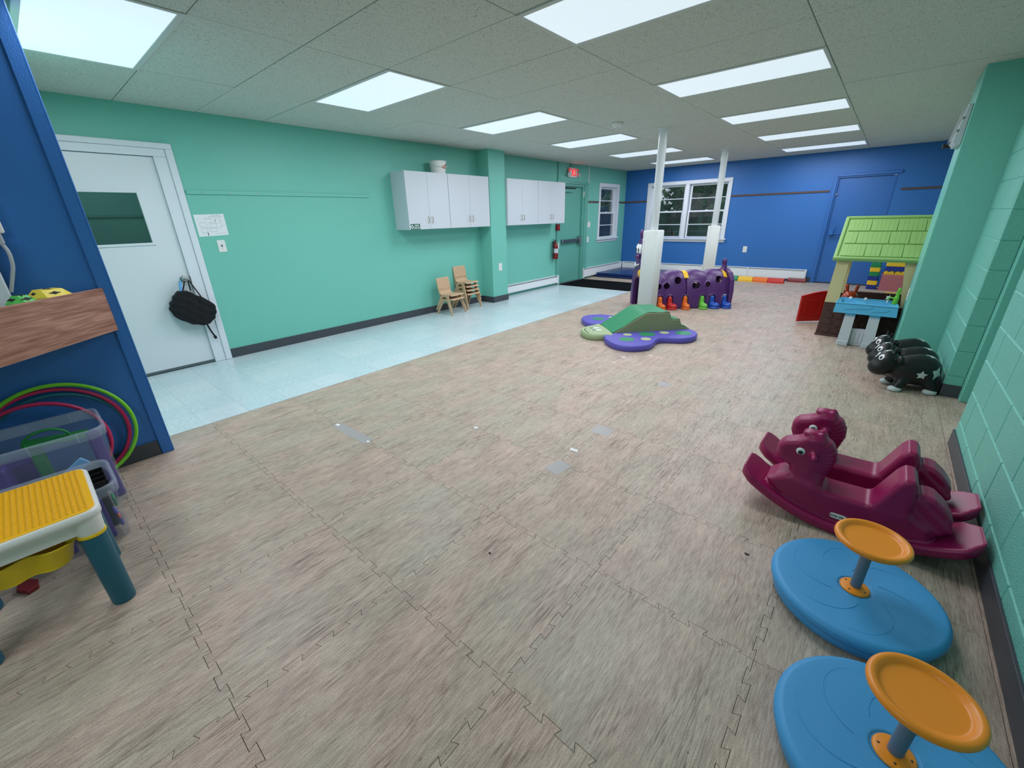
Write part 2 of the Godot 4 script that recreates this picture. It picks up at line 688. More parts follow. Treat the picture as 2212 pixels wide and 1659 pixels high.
func make_materials() -> void:
	var ft := foam_texture()
	for k in 4:
		var m := mat("foam_%d" % k, Color(1, 1, 1), 0.45, 0.0, 0.5)
		m.albedo_texture = ft[0]
		m.uv1_offset = Vector3(0.5 * (k % 2), 0.5 * (k / 2), 0)
		bumpy(m, ft[1], 0.05)
	mat("foam_core", rgb8(112, 100, 88), 0.9)
	var vt := speck_texture(512, rgb8(208, 222, 224), [[rgb8(150, 172, 180), 1500, 5, true], [rgb8(240, 246, 246), 1500, 6, true], [rgb8(92, 108, 120), 560, 4, true], [rgb8(120, 140, 150), 1500, 3, false]], 3)
	for k in 3:
		var v := mat("vinyl_%d" % k, [rgb8(248, 250, 252), rgb8(242, 247, 250), rgb8(252, 252, 254)][k], 0.22, 0.0, 0.5)
		v.albedo_texture = vt
		v.uv1_triplanar = true
		v.uv1_world_triplanar = true
		v.uv1_scale = Vector3.ONE * 1.3
		v.uv1_offset = Vector3(0.31 * k, 0.0, 0.17 * k)
	# ceiling board: pitted mineral fibre
	var pit := speck_texture(1024, rgb8(206, 210, 202), [[rgb8(148, 151, 145), 5200, 6, true], [rgb8(92, 95, 90), 3800, 6, true], [rgb8(226, 229, 223), 5200, 5, true], [rgb8(120, 123, 118), 5000, 4, false]], 9)
	var cm := mat("ceiling_tile", Color(1, 1, 1), 0.95, 0.0, 0.2)
	cm.albedo_texture = pit
	cm.uv1_triplanar = true
	cm.uv1_world_triplanar = true
	cm.uv1_scale = Vector3.ONE * 0.75
	mat("gap_shade_board", rgb8(150, 152, 150), 0.9)  # darker grey stands in for shade in the gaps between ceiling boards
	mat("grid", rgb8(205, 207, 204), 0.6)
	var orange := grey_tex(field(0.06, 21, 512, 512, 512, 512, 3), 512, 512)
	var rough := grey_tex(field(0.045, 22, 512, 512, 512, 512, 5), 512, 512)
	var fine := grey_tex(field(0.18, 23, 512, 512, 512, 512, 3), 512, 512)
	M["t_orange"] = orange
	M["t_rough"] = rough
	M["t_fine"] = fine
	bumpy(mat("green", rgb8(117, 195, 178), 0.42, 0.0, 0.45), orange, 0.10, 3.0)
	bumpy(mat("green_block", rgb8(117, 195, 178), 0.45, 0.0, 0.45), rough, 0.30, 5.0)
	bumpy(mat("green_joint", rgb8(122, 195, 181), 0.5, 0.0, 0.4), rough, 0.15, 5.0)
	mat("green_gloss", rgb8(98, 172, 156), 0.3)
	bumpy(mat("blue", rgb8(51, 112, 184), 0.40, 0.0, 0.45), orange, 0.10, 3.0)
	mat("blue_gloss", rgb8(49, 106, 178), 0.3)
	mat("rubber_base", rgb8(66, 69, 76), 0.45)
	mat("white_paint", rgb8(222, 227, 232), 0.35)
	mat("white_trim", rgb8(224, 229, 236), 0.4)
	mat("white_cabinet", rgb8(203, 210, 216), 0.4)
	mat("white_side", rgb8(203, 210, 216), 0.4)
	mat("white_metal", rgb8(228, 232, 234), 0.3)
	mat("white_plastic", rgb8(232, 232, 228), 0.3)
	bumpy(mat("white_vinyl_pad", rgb8(222, 226, 222), 0.32, 0.0, 0.5), rough, 0.35, 2.2)
	mat("brass", rgb8(170, 150, 96), 0.3, 0.9)
	mat("steel", rgb8(178, 182, 184), 0.28, 1.0)
	mat("dark_steel", rgb8(120, 124, 130), 0.35, 0.9)
	mat("black", rgb8(16, 16, 18), 0.5)
	mat("black_rubber", rgb8(24, 25, 28), 0.42, 0.0, 0.4)
	mat("fin_metal", rgb8(138, 142, 146), 0.5, 0.6)
	mat("rail_brown", rgb8(92, 74, 66), 0.7)
	var cloth := mat("black_cloth", rgb8(17, 17, 22), 0.9)
	bumpy(cloth, fine, 0.12, 14.0)
	var carpet := mat("black_carpet", rgb8(20, 20, 24), 1.0, 0.0, 0.2)
	bumpy(carpet, fine, 0.6, 9.0)
	mat("chair", rgb8(200, 168, 134), 0.45)
	mat("red", rgb8(176, 30, 26), 0.35)
	mat("dark_red", rgb8(122, 24, 26), 0.35)
	mat("print_black", rgb8(24, 24, 26), 0.7)
	mat("paper", rgb8(232, 234, 232), 0.8)
	mat("sign_green", rgb8(22, 92, 74), 0.5)
	# toys
	bumpy(mat("purple_plastic", rgb8(80, 42, 106), 0.38), fine, 0.02, 12.0)
	mat("toy_orange", rgb8(232, 112, 36), 0.35)
	mat("toy_red", rgb8(196, 40, 34), 0.35)
	mat("toy_green", rgb8(108, 190, 72), 0.35)
	mat("toy_blue", rgb8(30, 80, 178), 0.32)
	mat("toy_yellow", rgb8(238, 190, 44), 0.35)
	mat("toy_dark_green", rgb8(28, 132, 82), 0.35)
	mat("toy_navy", rgb8(28, 48, 134), 0.35)
	mat("vinyl_purple", rgb8(92, 84, 178), 0.45)
	mat("vinyl_green", rgb8(40, 138, 92), 0.42)
	mat("vinyl_olive", rgb8(128, 136, 98), 0.5)
	mat("vinyl_sage", rgb8(158, 176, 132), 0.5)
	mat("vinyl_beige", rgb8(178, 186, 140), 0.5)
	mat("vinyl_blue", rgb8(20, 42, 100), 0.3)
	mat("magenta", rgb8(146, 18, 80), 0.36, 0.0, 0.5)
	var spin := mat("spin_blue", rgb8(66, 156, 214), 0.42)
	bumpy(spin, fine, 0.05, 10.0)
	mat("spin_orange", rgb8(242, 146, 36), 0.35)
	mat("spin_grey", rgb8(98, 116, 134), 0.4)
	mat("roof_green", rgb8(152, 192, 114), 0.5)
	mat("house_cream", rgb8(206, 194, 142), 0.5)
	mat("house_brown", rgb8(72, 46, 38), 0.55)
	mat("sink_blue", rgb8(92, 184, 226), 0.35)
	mat("sink_grey", rgb8(196, 204, 208), 0.45)
	mat("lime", rgb8(104, 188, 52), 0.35)
	mat("cow_black", rgb8(24, 27, 27), 0.38, 0.0, 0.45)
	mat("cow_white", rgb8(196, 206, 204), 0.5)
	mat("eye_white", rgb8(236, 240, 240), 0.3)
	mat("pupil", rgb8(12, 12, 14), 0.25)
	mat("hopper_orange", rgb8(200, 78, 40), 0.28)
	mat("teal", rgb8(18, 92, 112), 0.42)
	mat("stud_yellow", rgb8(244, 186, 20), 0.38)
	mat("bin_yellow", rgb8(236, 196, 20), 0.35)
	mat("hoop_green", rgb8(122, 208, 48), 0.35)
	mat("hoop_pink", rgb8(206, 46, 98), 0.35)
	mat("hoop_teal", rgb8(34, 112, 130), 0.4)
	mat("strap_green", rgb8(26, 124, 58), 0.6)
	mat("toy_purple", rgb8(74, 40, 140), 0.5)
	mat("die_yellow", rgb8(236, 214, 66), 0.5)
	mat("die_green", rgb8(84, 196, 84), 0.5)
	mat("tag_blue", rgb8(110, 178, 232), 0.5)
	# wood laminate
	var n := 512
	var a := field(0.05, 31, 48, n, n, n, 3)
	var b := field(0.03, 32, 32, 256, n, n, 3)
	var rgb := PackedByteArray()
	rgb.resize(n * n * 3)
	for i in n * n:
		var v := (a[i] - 128) * 0.22 + (b[i] - 128) * 0.16
		rgb[i * 3] = clampi(int(166 + v), 0, 255)
		rgb[i * 3 + 1] = clampi(int(118 + v), 0, 255)
		rgb[i * 3 + 2] = clampi(int(98 + v), 0, 255)
	var wd := mat("laminate", Color(1, 1, 1), 0.45)
	wd.albedo_texture = rgb_tex(rgb, n, n)
	# clear and glowing things
	var pane := mat("pane", Color(0.5, 0.55, 0.55, 0.03), 0.03)
	pane.transparency = BaseMaterial3D.TRANSPARENCY_ALPHA
	var screen := mat("insect_screen", Color(0.03, 0.035, 0.035, 0.62), 0.9)
	screen.transparency = BaseMaterial3D.TRANSPARENCY_ALPHA
	var tub := mat("clear_tub", Color(0.72, 0.77, 0.84, 0.17), 0.35)
	tub.transparency = BaseMaterial3D.TRANSPARENCY_ALPHA
	var rim := mat("tub_rim", Color(0.74, 0.79, 0.86, 0.32), 0.35)
	rim.transparency = BaseMaterial3D.TRANSPARENCY_ALPHA
	var crate := mat("pink_crate", Color(0.86, 0.52, 0.56, 0.5), 0.4)
	crate.transparency = BaseMaterial3D.TRANSPARENCY_ALPHA
	var tape := mat("clear_tape", Color(0.80, 0.80, 0.80, 0.4), 0.3)
	tape.transparency = BaseMaterial3D.TRANSPARENCY_ALPHA
	var cover := mat("clear_cover", Color(0.72, 0.76, 0.76, 0.55), 0.12)
	cover.transparency = BaseMaterial3D.TRANSPARENCY_ALPHA
	var glow := mat("diffuser", rgb8(240, 246, 255), 0.5)
	glow.emission_enabled = true
	glow.emission = Color(0.90, 0.96, 1.0)
	glow.emission_energy_multiplier = 0.62
	var ex := mat("exit_glow", rgb8(226, 60, 60), 0.5)
	ex.emission_enabled = true
	ex.emission = Color(1.0, 0.10, 0.12)
	ex.emission_energy_multiplier = 0.3
	var leaf := mat("leaf", Color(1, 1, 1), 0.55)
	leaf.vertex_color_use_as_albedo = true
	leaf.backlight_enabled = true
	leaf.backlight = Color(0.10, 0.16, 0.04)
	mat("bark", rgb8(84, 74, 62), 0.9)
	mat("lawn", rgb8(78, 104, 52), 0.95)

# ------------------------------------------------------------------ floor
func tab_line(a: Vector2, b: Vector2, straight: bool) -> Array:
	# points from a (included) to b (left out) along a puzzle edge
	var out := [a]
	if straight:
		return out
	var d := b - a
	var nrm := Vector2(-d.y, d.x).normalized()
	var n := 9
	var t0 := 0.07
	var w := (1.0 - 2.0 * t0) / n
	var amp := 0.0115
	var lean := 0.0055 / d.length()
	var s := 1.0
	out.append(a + d * (t0 + lean))
	for k in n:
		var ta := t0 + k * w
		var tb := ta + w
		if k == 0:
			out.append(a + d * (ta - lean * s) + nrm * amp * s)
		else:
			out.append(a + d * (ta - lean) + nrm * amp * s if s > 0 else a + d * (ta - lean) + nrm * amp * s)
		if k < n - 1:
			out.append(a + d * (tb + lean) + nrm * amp * s)
		else:
			out.append(a + d * (tb + lean * s) + nrm * amp * s)
			out.append(a + d * (tb - lean))
		s = -s
	return out

func tile_mesh(w: float, d: float, straight: Array) -> Array:
	# corners in x, -z; edges: 0 near, 1 right, 2 far, 3 left. Shared edges always run along +x or +y so that neighbours fit
	var c := [Vector2(0, 0), Vector2(w, 0), Vector2(w, d), Vector2(0, d)]
	var pts := PackedVector2Array()
	for p in tab_line(c[0], c[1], straight[0]):
		pts.append(p)
	for p in tab_line(c[1], c[2], straight[1]):
		pts.append(p)
	var far := tab_line(c[3], c[2], straight[2])
	far.append(c[2])
	far.reverse()
	far.pop_back()
	for p in far:
		pts.append(p)
	var left := tab_line(c[0], c[3], straight[3])
	left.append(c[3])
	left.reverse()
	left.pop_back()
	for p in left:
		pts.append(p)
	pts = inset(ccw(pts), 0.0008)
	var idx := Geometry2D.triangulate_polygon(pts)
	var top := ST()
	for k in range(0, idx.size(), 3):
		var q := [pts[idx[k]], pts[idx[k + 1]], pts[idx[k + 2]]]
		if (q[1] - q[0]).cross(q[2] - q[0]) < 0:
			q = [q[0], q[2], q[1]]
		for i in [0, 2, 1]:
			top.set_uv(Vector2(q[i].x / 1.25 + 0.01, q[i].y / 1.25 + 0.01))
			top.add_vertex(Vector3(q[i].x, 0, -q[i].y))
	for i in pts.size():
		var a := pts[i]
		var b := pts[(i + 1) % pts.size()]
		var v := [Vector3(a.x, -0.012, -a.y), Vector3(b.x, -0.012, -b.y), Vector3(b.x, 0, -b.y), Vector3(a.x, 0, -a.y)]
		for j in [0, 2, 1, 0, 3, 2]:
			var p: Vector3 = v[j]
			top.set_uv(Vector2(p.x / 1.25 + 0.01, -p.z / 1.25 + 0.01))
			top.add_vertex(p)
	top.generate_normals()
	return [top.commit()]

func build_floor() -> void:
	var fl := struct("floor", "wood-print foam puzzle mats beside a strip of pale speckled vinyl tiles")
	obj("slab", bx(Vector3(-1.6, -0.2, ZF - 0.2), Vector3(XR + 0.5, -0.012, ZN + 0.2)), M["foam_core"], fl)
	var cache := {}
	var put := func(x: float, z: float, w: float, d: float, st: Array, k: int) -> void:
		var key := str([w, d, st])
		if not cache.has(key):
			cache[key] = tile_mesh(w, d, st)[0]
		obj("foam_tile", cache[key], M["foam_%d" % (k % 4)], fl, Vector3(x, 0, z))
	for j in range(-5, 17):
		var z := -0.628 - TZ * j
		for i in 7:
			var x := 4.155 + TX * (i - 4)
			var w := TX
			var st := [j == -5, i == 6, j == 16, i == 0]
			var k := (i * 3 + j * 5 + (i * j) % 3 + 40)
			if j >= 14 and i == 0:
				st[3] = false
			put.call(x, z, w, TZ, st, k)
	# foam beyond the black mat, up to the far wall
	for j in range(14, 17):
		for i in range(-3, 0):
			var x := 4.155 + TX * (i - 4)
			var z := -0.628 - TZ * j
			var w := TX
			if i == -3:
				x = 0.002
				w = 4.155 + TX * (-6) - 0.002
			put.call(x, z, w, TZ, [j == 14, false, j == 16, i == -3], i * 3 + j * 5 + 40)
	for i in range(-3, 0):
		var x := 4.155 + TX * (i - 4)
		var w := TX
		if i == -3:
			x = 0.002
			w = 4.155 + TX * (-6) - 0.002
		put.call(x, -8.76, w, 0.184, [true, true, true, true], i + 40)
	# plain strips along the block wall and in the doorway
	put.call(5.9495, ZN, XR + 0.004 - 5.9495, ZN + 3.53, [true, true, true, true], 1)
	put.call(5.9495, -3.53, XR + 0.20 - 5.9495, 0.98, [true, true, true, true], 2)
	put.call(5.9495, -4.512, XR + 0.004 - 5.9495, 6.2, [true, true, true, true], 3)
	# vinyl tiles, twelve inches a side
	var vm := {}
	var z0 := -0.326
	for r in 29:
		var z1 := -0.28 - 0.305 * r
		var z2 := z1 - 0.305
		z1 = minf(z1, z0)
		if z2 < -8.758:
			z2 = -8.758
		if z1 - z2 < 0.02:
			continue
		for c in 6:
			var x1 := 1.7615 - 0.305 * c
			var x2 := maxf(0.002, x1 - 0.305)
			var key := "%.3f %.3f" % [x1 - x2, z1 - z2]
			if not vm.has(key):
				var s := ST()
				box(s, Vector3((x1 - x2) / 2, -0.006, -(z1 - z2) / 2), Vector3(x1 - x2 - 0.0006, 0.010, z1 - z2 - 0.0006), 0.0006)
				s.generate_normals()
				vm[key] = s.commit()
			obj("vinyl_tile", vm[key], M["vinyl_%d" % ((r * 5 + c * 7 + r * c) % 3)], fl, Vector3(x2, 0, z1))
	obj("edge_strip", bx(Vector3(1.7620, -0.012, -8.758), Vector3(1.7635, 0.001, z0)), M["rubber_base"], fl)

# ------------------------------------------------------------------ ceiling
func build_ceiling() -> void:
	var ce := struct("ceiling", "white pitted lay-in ceiling boards in long rows")
	obj("slab", bx(Vector3(-0.15, H + 0.012, ZF - 0.15), Vector3(XR + 0.3, H + 0.15, ZN + 0.15)), M["gap_shade_board"], ce)
	var xs := [0.0, 1.1116, 2.3308, 3.55, 4.7692, XR]
	var lamps := {}
	for p in lamp_spots():
		lamps["%.2f %.2f" % [p.x, p.z]] = true
	var cache := {}
	for r in range(-5, 20):
		var z1 := LZ + 0.3048 - 0.6096 * r
		var z2 := z1 - 0.6096
		z1 = minf(z1, ZN)
		z2 = maxf(z2, ZF)
		if z1 - z2 < 0.03:
			continue
		for c in 5:
			var x1: float = xs[c]
			var x2: float = xs[c + 1]
			if lamps.has("%.2f %.2f" % [(x1 + x2) / 2, (z1 + z2) / 2]):
				continue
			if z1 > ZB + 0.05 and c == 0:
				continue
			if z1 > ZB + 0.05 and c == 1:
				x1 = XB - 0.01
			var key := "%.3f %.3f" % [x2 - x1, z1 - z2]
			if not cache.has(key):
				var s := ST()
				box(s, Vector3.ZERO, Vector3(x2 - x1 - 0.005, 0.012, z1 - z2 - 0.005), 0.002)
				s.generate_normals()
				cache[key] = s.commit()
			obj("ceiling_tile", cache[key], M["ceiling_tile"], ce, Vector3((x1 + x2) / 2, H + 0.006 + rng.randf_range(-0.0012, 0.0012), (z1 + z2) / 2))
	# light panels
	var i := 0
	for p in lamp_spots():
		var k := int(round((LZ - p.z) / LP))
		var which: String
		if p.x < 3.0:
			which = ["above the white door", "second from the white door", "third from the white door", "fourth from the white door", "before the exit sign", "over the blue gym mat"][k]
		else:
			which = "added unseen as fill behind the spinning seats, above the building table" if k < 0 else ["", "past the spinning seats", "level with the rocking horses", "level with the foam turtle", "level with the caterpillar", "close to the blue door"][k]
		var t := thing("ceiling_light", "flat ceiling light, %s row, %s" % ["cabinet side" if p.x < 3.0 else "playhouse side", which], "ceiling light", p, 0.0, "ceiling light panels")
		var fr := ST()
		for sgn in [-1, 1]:
			box(fr, Vector3(sgn * 0.597, 0.0, 0), Vector3(0.024, 0.014, 0.6096), 0.002)
			box(fr, Vector3(0, 0.0, sgn * 0.288), Vector3(1.17, 0.014, 0.033), 0.002)
		box(fr, Vector3(0, 0.02, 0), Vector3(1.19, 0.02, 0.58))
		obj("frame", fr, M["grid"], t)
		obj("diffuser", bx(Vector3(-0.585, -0.004, -0.2715), Vector3(0.585, 0.006, 0.2715), 0.002), M["diffuser"], t)
		i += 1
	# smoke detector
	var sd := thing("smoke_detector", "round white smoke detector on the ceiling near the first post", "smoke detector", Vector3(2.60, H, -5.23))
	var s := ST()
	lathe(s, soft([Vector2(0, -0.045), Vector2(0.045, -0.045), Vector2(0.065, -0.02), Vector2(0.07, 0.0), Vector2(0, 0)], 0.01), 24)
	obj("body", s, M["white_plastic"], sd)
	var g := ST()
	lathe(g, [Vector2(0.0, -0.047), Vector2(0.016, -0.047), Vector2(0.016, -0.043), Vector2(0, -0.043)], 14)
	obj("grille", g, M["sink_grey"], sd)

# ------------------------------------------------------------------ walls
# a slab with openings: u along the wall, v up, thickness away from the room
func holed(xf: Transform3D, u0: float, u1: float, v1: float, thick: float, holes: Array) -> SurfaceTool:
	var us := [u0, u1]
	var vs := [0.0, v1]
	for h in holes:
		us.append_array([h[0], h[1]])
		vs.append_array([h[2], h[3]])
	us.sort()
	vs.sort()
	var s := ST()
	for i in us.size() - 1:
		for j in vs.size() - 1:
			if us[i + 1] - us[i] < 1e-4 or vs[j + 1] - vs[j] < 1e-4:
				continue
			var cu: float = (us[i] + us[i + 1]) / 2
			var cv: float = (vs[j] + vs[j + 1]) / 2
			var open := false
			for h in holes:
				if cu > h[0] and cu < h[1] and cv > h[2] and cv < h[3]:
					open = true
			if not open:
				box(s, Vector3(cu, cv, -thick / 2), Vector3(us[i + 1] - us[i], vs[j + 1] - vs[j], thick), 0.0, xf)
	return s

func left_frame() -> Transform3D:      # u = -z, v = y, w = +x
	return Transform3D(Basis(Vector3(0, 0, -1), Vector3(0, 1, 0), Vector3(1, 0, 0)), Vector3.ZERO)

func far_frame() -> Transform3D:       # u = x, v = y, w = +z
	return Transform3D(Basis.IDENTITY, Vector3(0, 0, ZF))

func swall(called: String, s: SurfaceTool, m: String) -> MeshInstance3D:
	var o := obj(called, s, M[m])
	o.set_meta("kind", "structure")
	return o

const WIN_L := [9.50, 10.36, 0.885, 2.045]
const WIN_F := [0.665, 2.465, 0.85, 2.045]

func build_walls() -> void:
	swall("wall_left", holed(left_frame(), -ZB, -ZF + 0.15, H + 0.012, 0.15, [[0.345, 1.145, -1, 2.02], [7.86, 8.72, -1, 2.0], WIN_L]), "green")
	swall("wall_far", holed(far_frame(), 0.0, XR + 0.2, H + 0.012, 0.15, [WIN_F, [4.42, 5.27, -1, 1.965]]), "blue")
	swall("wall_partition", bx(Vector3(XB - 0.15, 0, ZB), Vector3(XB, H + 0.012, ZN)), "blue")
	swall("wall_return", bx(Vector3(-0.15, 0, ZB), Vector3(XB - 0.15, H + 0.012, ZB + 0.12)), "green")
	swall("wall_near", bx(Vector3(XB - 0.15, 0, ZN), Vector3(XR + 0.3, H + 0.012, ZN + 0.15)), "green")
	# corner guard on the edge of the partition
	var tr := ST()
	box_mm(tr, Vector3(XB, 0, ZB - 0.004), Vector3(XB + 0.012, H, ZB + 0.052), 0.003)
	box_mm(tr, Vector3(XB - 0.06, 0, ZB - 0.012), Vector3(XB + 0.012, H, ZB - 0.001), 0.003)
	swall("trim_1", tr, "blue")
	# right wall of painted concrete blocks, with a doorway
	var wr := struct("wall_right", "green painted concrete block wall")
	var s := ST()
	var back := XR + 0.006
	box_mm(s, Vector3(back, 0, -3.527), Vector3(back + 0.16, H + 0.012, ZN))
	box_mm(s, Vector3(back, 0, ZF - 0.15), Vector3(back + 0.16, H + 0.012, -4.512))
	box_mm(s, Vector3(back, 2.06, -4.512), Vector3(back + 0.16, H + 0.012, -3.527))
	obj("joint_bed", s, M["green_joint"], wr)
	var cache := {}
	var row := 0
	var y := -0.03
	while y < H:
		var y1 := maxf(y, 0.0)
		var y2 := minf(y + 0.2, H)
		for seg in [[-3.527, 0.9], [-5.43, -4.512]]:
			var z: float = seg[0] - (0.2 if row % 2 else 0.0) - (0.0 if seg[0] > -4.0 else 0.12)
			while z < seg[1]:
				var za := maxf(z, seg[0])
				var zb := minf(z + 0.4, seg[1])
				if zb - za > 0.03:
					var key := "%.3f %.3f" % [zb - za, y2 - y1]
					if not cache.has(key):
						var b := ST()
						box(b, Vector3(0.012, 0, 0), Vector3(0.024, y2 - y1 - 0.007, zb - za - 0.007), 0.0045)
						b.generate_normals()
						cache[key] = b.commit()
					obj("block", cache[key], M["green_block"], wr, Vector3(XR + rng.randf_range(0.0, 0.0012), (y1 + y2) / 2, (za + zb) / 2))
				z += 0.4
		row += 1
		y += 0.2
	# blocks on the side of the doorway, facing the camera
	y = -0.03
	row = 0
	while y < 2.06:
		var y1 := maxf(y, 0.0)
		var y2 := minf(y + 0.2, 2.06)
		obj("block", bx(Vector3(XR + 0.002, y1 + 0.003, -4.53), Vector3(XR + 0.108, y2 - 0.003, -4.506), 0.004), M["green_block"], wr)
		obj("block", bx(Vector3(XR + 0.002, y1 + 0.003, -3.533), Vector3(XR + 0.108, y2 - 0.003, -3.51), 0.004), M["green_block"], wr)
		y += 0.2
		row += 1
	# smooth pier that juts out from the block wall
	swall("wall_pier", bx(Vector3(5.667, 0, -6.04), Vector3(XR + 0.02, H + 0.012, -5.43), 0.004), "green")
	# pier on the cabinet wall
	swall("wall_column", bx(Vector3(-0.01, 0, -5.795), Vector3(0.275, H + 0.012, -5.405), 0.004), "green")
	# baseboards
	var bl := ST()
	box_mm(bl, Vector3(0, 0, -5.405), Vector3(0.008, 0.102, -1.305), 0.002)
	box_mm(bl, Vector3(0, 0, -5.405), Vector3(0.283, 0.102, -5.397), 0.002)
	box_mm(bl, Vector3(0.275, 0, -5.80), Vector3(0.283, 0.102, -5.397), 0.002)
	box_mm(bl, Vector3(0, 0, -8.99), Vector3(0.008, 0.102, -8.925), 0.002)
	swall("baseboard_left", bl, "rubber_base")
	var br := ST()
	box_mm(br, Vector3(XR - 0.009, 0, -3.535), Vector3(XR + 0.002, 0.102, ZN), 0.002)
	box_mm(br, Vector3(XR - 0.009, 0, -3.535), Vector3(XR + 0.108, 0.102, -3.527), 0.002)
	box_mm(br, Vector3(XR - 0.009, 0, -4.512), Vector3(XR + 0.108, 0.102, -4.502), 0.002)
	box_mm(br, Vector3(XR - 0.009, 0, -5.43), Vector3(XR + 0.002, 0.102, -4.502), 0.002)
	swall("baseboard_right", br, "rubber_base")
	swall("baseboard_partition", bx(Vector3(XB, 0, ZB + 0.056), Vector3(XB + 0.009, 0.102, ZN), 0.002), "rubber_base")
	swall("baseboard_far", bx(Vector3(4.262, 0, ZF), Vector3(4.335, 0.102, ZF + 0.009), 0.002), "rubber_base")
	# painted rail on the green wall, with screw heads
	var rail := thing("peg_rail", "thin green painted rail on the wall between white door and cabinets", "rail")
	obj("board", bx(Vector3(0, 1.70, -3.35), Vector3(0.014, 1.738, -1.322), 0.003), M["green"], rail)
	for k in 8:
		var sc := ST()
		lathe(sc, soft([Vector2(0, 0.004), Vector2(0.006, 0.003), Vector2(0.007, 0), Vector2(0, 0)], 0.002), 10, Transform3D(Basis(Vector3(0, 0, 1), -PI / 2), Vector3(0.014, 1.719, -1.45 - k * 0.262)))
		obj("screw", sc, M["steel"], rail)
	# brown picture rail
	var n := 1
	for a in [[Vector3(0.0, 1.685, -9.43), Vector3(0.016, 1.722, -8.935), "short brown wooden wall rail between exit door and narrow window"], [Vector3(0.0, 1.685, ZF), Vector3(0.016, 1.722, -10.43), "short brown wooden wall rail on green wall in the corner"],
			[Vector3(0.0, 1.69, ZF), Vector3(0.585, 1.728, ZF + 0.016), "brown wooden wall rail on blue wall between corner and wide window"], [Vector3(2.545, 1.72, ZF), Vector3(4.318, 1.755, ZF + 0.016), "long brown wooden wall rail between wide window and blue door"],
			[Vector3(5.362, 1.70, ZF), Vector3(XR, 1.735, ZF + 0.016), "brown wooden wall rail on blue wall past the blue door"]]:
		tag(obj("wall_rail", bx(a[0], a[1], 0.003), M["rail_brown"]), a[2], "rail", "brown wall rails")
		n += 1

# ------------------------------------------------------------------ windows
func window(called: String, label: String, xf: Transform3D, hole: Array, units: int) -> void:
	var w := struct(called, label)
	w.transform = xf
	var u0: float = hole[0]
	var u1: float = hole[1]
	var v0: float = hole[2]
	var v1: float = hole[3]
	var cw := 0.068
	for a in [[u0 - cw, u0 + 0.006, v0 - 0.004, v1 - 0.0065], [u1 - 0.006, u1 + cw, v0 - 0.004, v1 - 0.0065], [u0 - cw, u1 + cw, v1 - 0.006, v1 + cw]]:
		obj("casing", bx(Vector3(a[0], a[2], 0), Vector3(a[1], a[3], 0.02), 0.004), M["white_trim"], w)
	obj("sill", bx(Vector3(u0 - cw - 0.035, v0 - 0.03, -0.1), Vector3(u1 + cw + 0.035, v0 - 0.004, 0.055), 0.005), M["white_trim"], w)
	obj("apron", bx(Vector3(u0 - cw - 0.005, v0 - 0.085, 0), Vector3(u1 + cw + 0.005, v0 - 0.03, 0.016), 0.004), M["white_trim"], w)
	var j := ST()
	box_mm(j, Vector3(u0 - 0.002, v0, -0.15), Vector3(u0 + 0.014, v1, 0.0))
	box_mm(j, Vector3(u1 - 0.014, v0, -0.15), Vector3(u1 + 0.002, v1, 0.0))
	box_mm(j, Vector3(u0, v1 - 0.014, -0.15), Vector3(u1, v1 + 0.002, 0.0))
	obj("jamb", j, M["white_trim"], w)
	var mull := 0.085
	var span := (u1 - u0 - mull * (units - 1)) / units
	for k in units:
		var a := u0 + k * (span + mull) + 0.014
		var b := a + span - 0.028
		if k > 0:
			obj("mullion", bx(Vector3(a - 0.014 - mull, v0 - 0.004, -0.15), Vector3(a - 0.014, v1, 0.012), 0.004), M["white_trim"], w)
		var vm := (v0 + v1) / 2
		for upper in [0, 1]:
			var z := -0.075 if upper else -0.045
			var lo := vm - 0.018 if upper else v0
			var hi := v1 - 0.014 if upper else vm + 0.018
			var st := ST()
			var rail := 0.036
			box_mm(st, Vector3(a, lo, z - 0.03), Vector3(a + rail, hi, z), 0.003)
			box_mm(st, Vector3(b - rail, lo, z - 0.03), Vector3(b, hi, z), 0.003)
			box_mm(st, Vector3(a + rail - 0.002, lo, z - 0.03), Vector3(b - rail + 0.002, lo + rail, z), 0.003)
			box_mm(st, Vector3(a + rail - 0.002, hi - rail, z - 0.03), Vector3(b - rail + 0.002, hi, z), 0.003)
			var sash := obj("sash", st, M["white_trim"], w)
			obj("muntin", bx(Vector3(a + rail, (lo + hi) / 2 - 0.009, z - 0.022), Vector3(b - rail, (lo + hi) / 2 + 0.009, z - 0.006), 0.003), M["white_trim"], sash)
			for q in 2:
				var g0: float = lo + rail if q == 0 else (lo + hi) / 2 + 0.009
				var g1: float = (lo + hi) / 2 - 0.009 if q == 0 else hi - rail
				obj("pane", bx(Vector3(a + rail, g0, z - 0.017), Vector3(b - rail, g1, z - 0.013)), M["pane"], sash)
			if not upper:
				obj("sash_lock", bx(Vector3((a + b) / 2 - 0.03, hi - 0.004, z - 0.022), Vector3((a + b) / 2 + 0.03, hi + 0.012, z - 0.006), 0.004), M["white_metal"], sash)
		obj("insect_screen", bx(Vector3(a + 0.01, v0, -0.128), Vector3(b - 0.01, vm, -0.126)), M["insect_screen"], w)

func build_windows() -> void:
	window("window_1", "narrow white double-hung window in the green wall", left_frame(), WIN_L, 1)
	window("window_2", "wide white double window in the blue wall", far_frame(), WIN_F, 2)

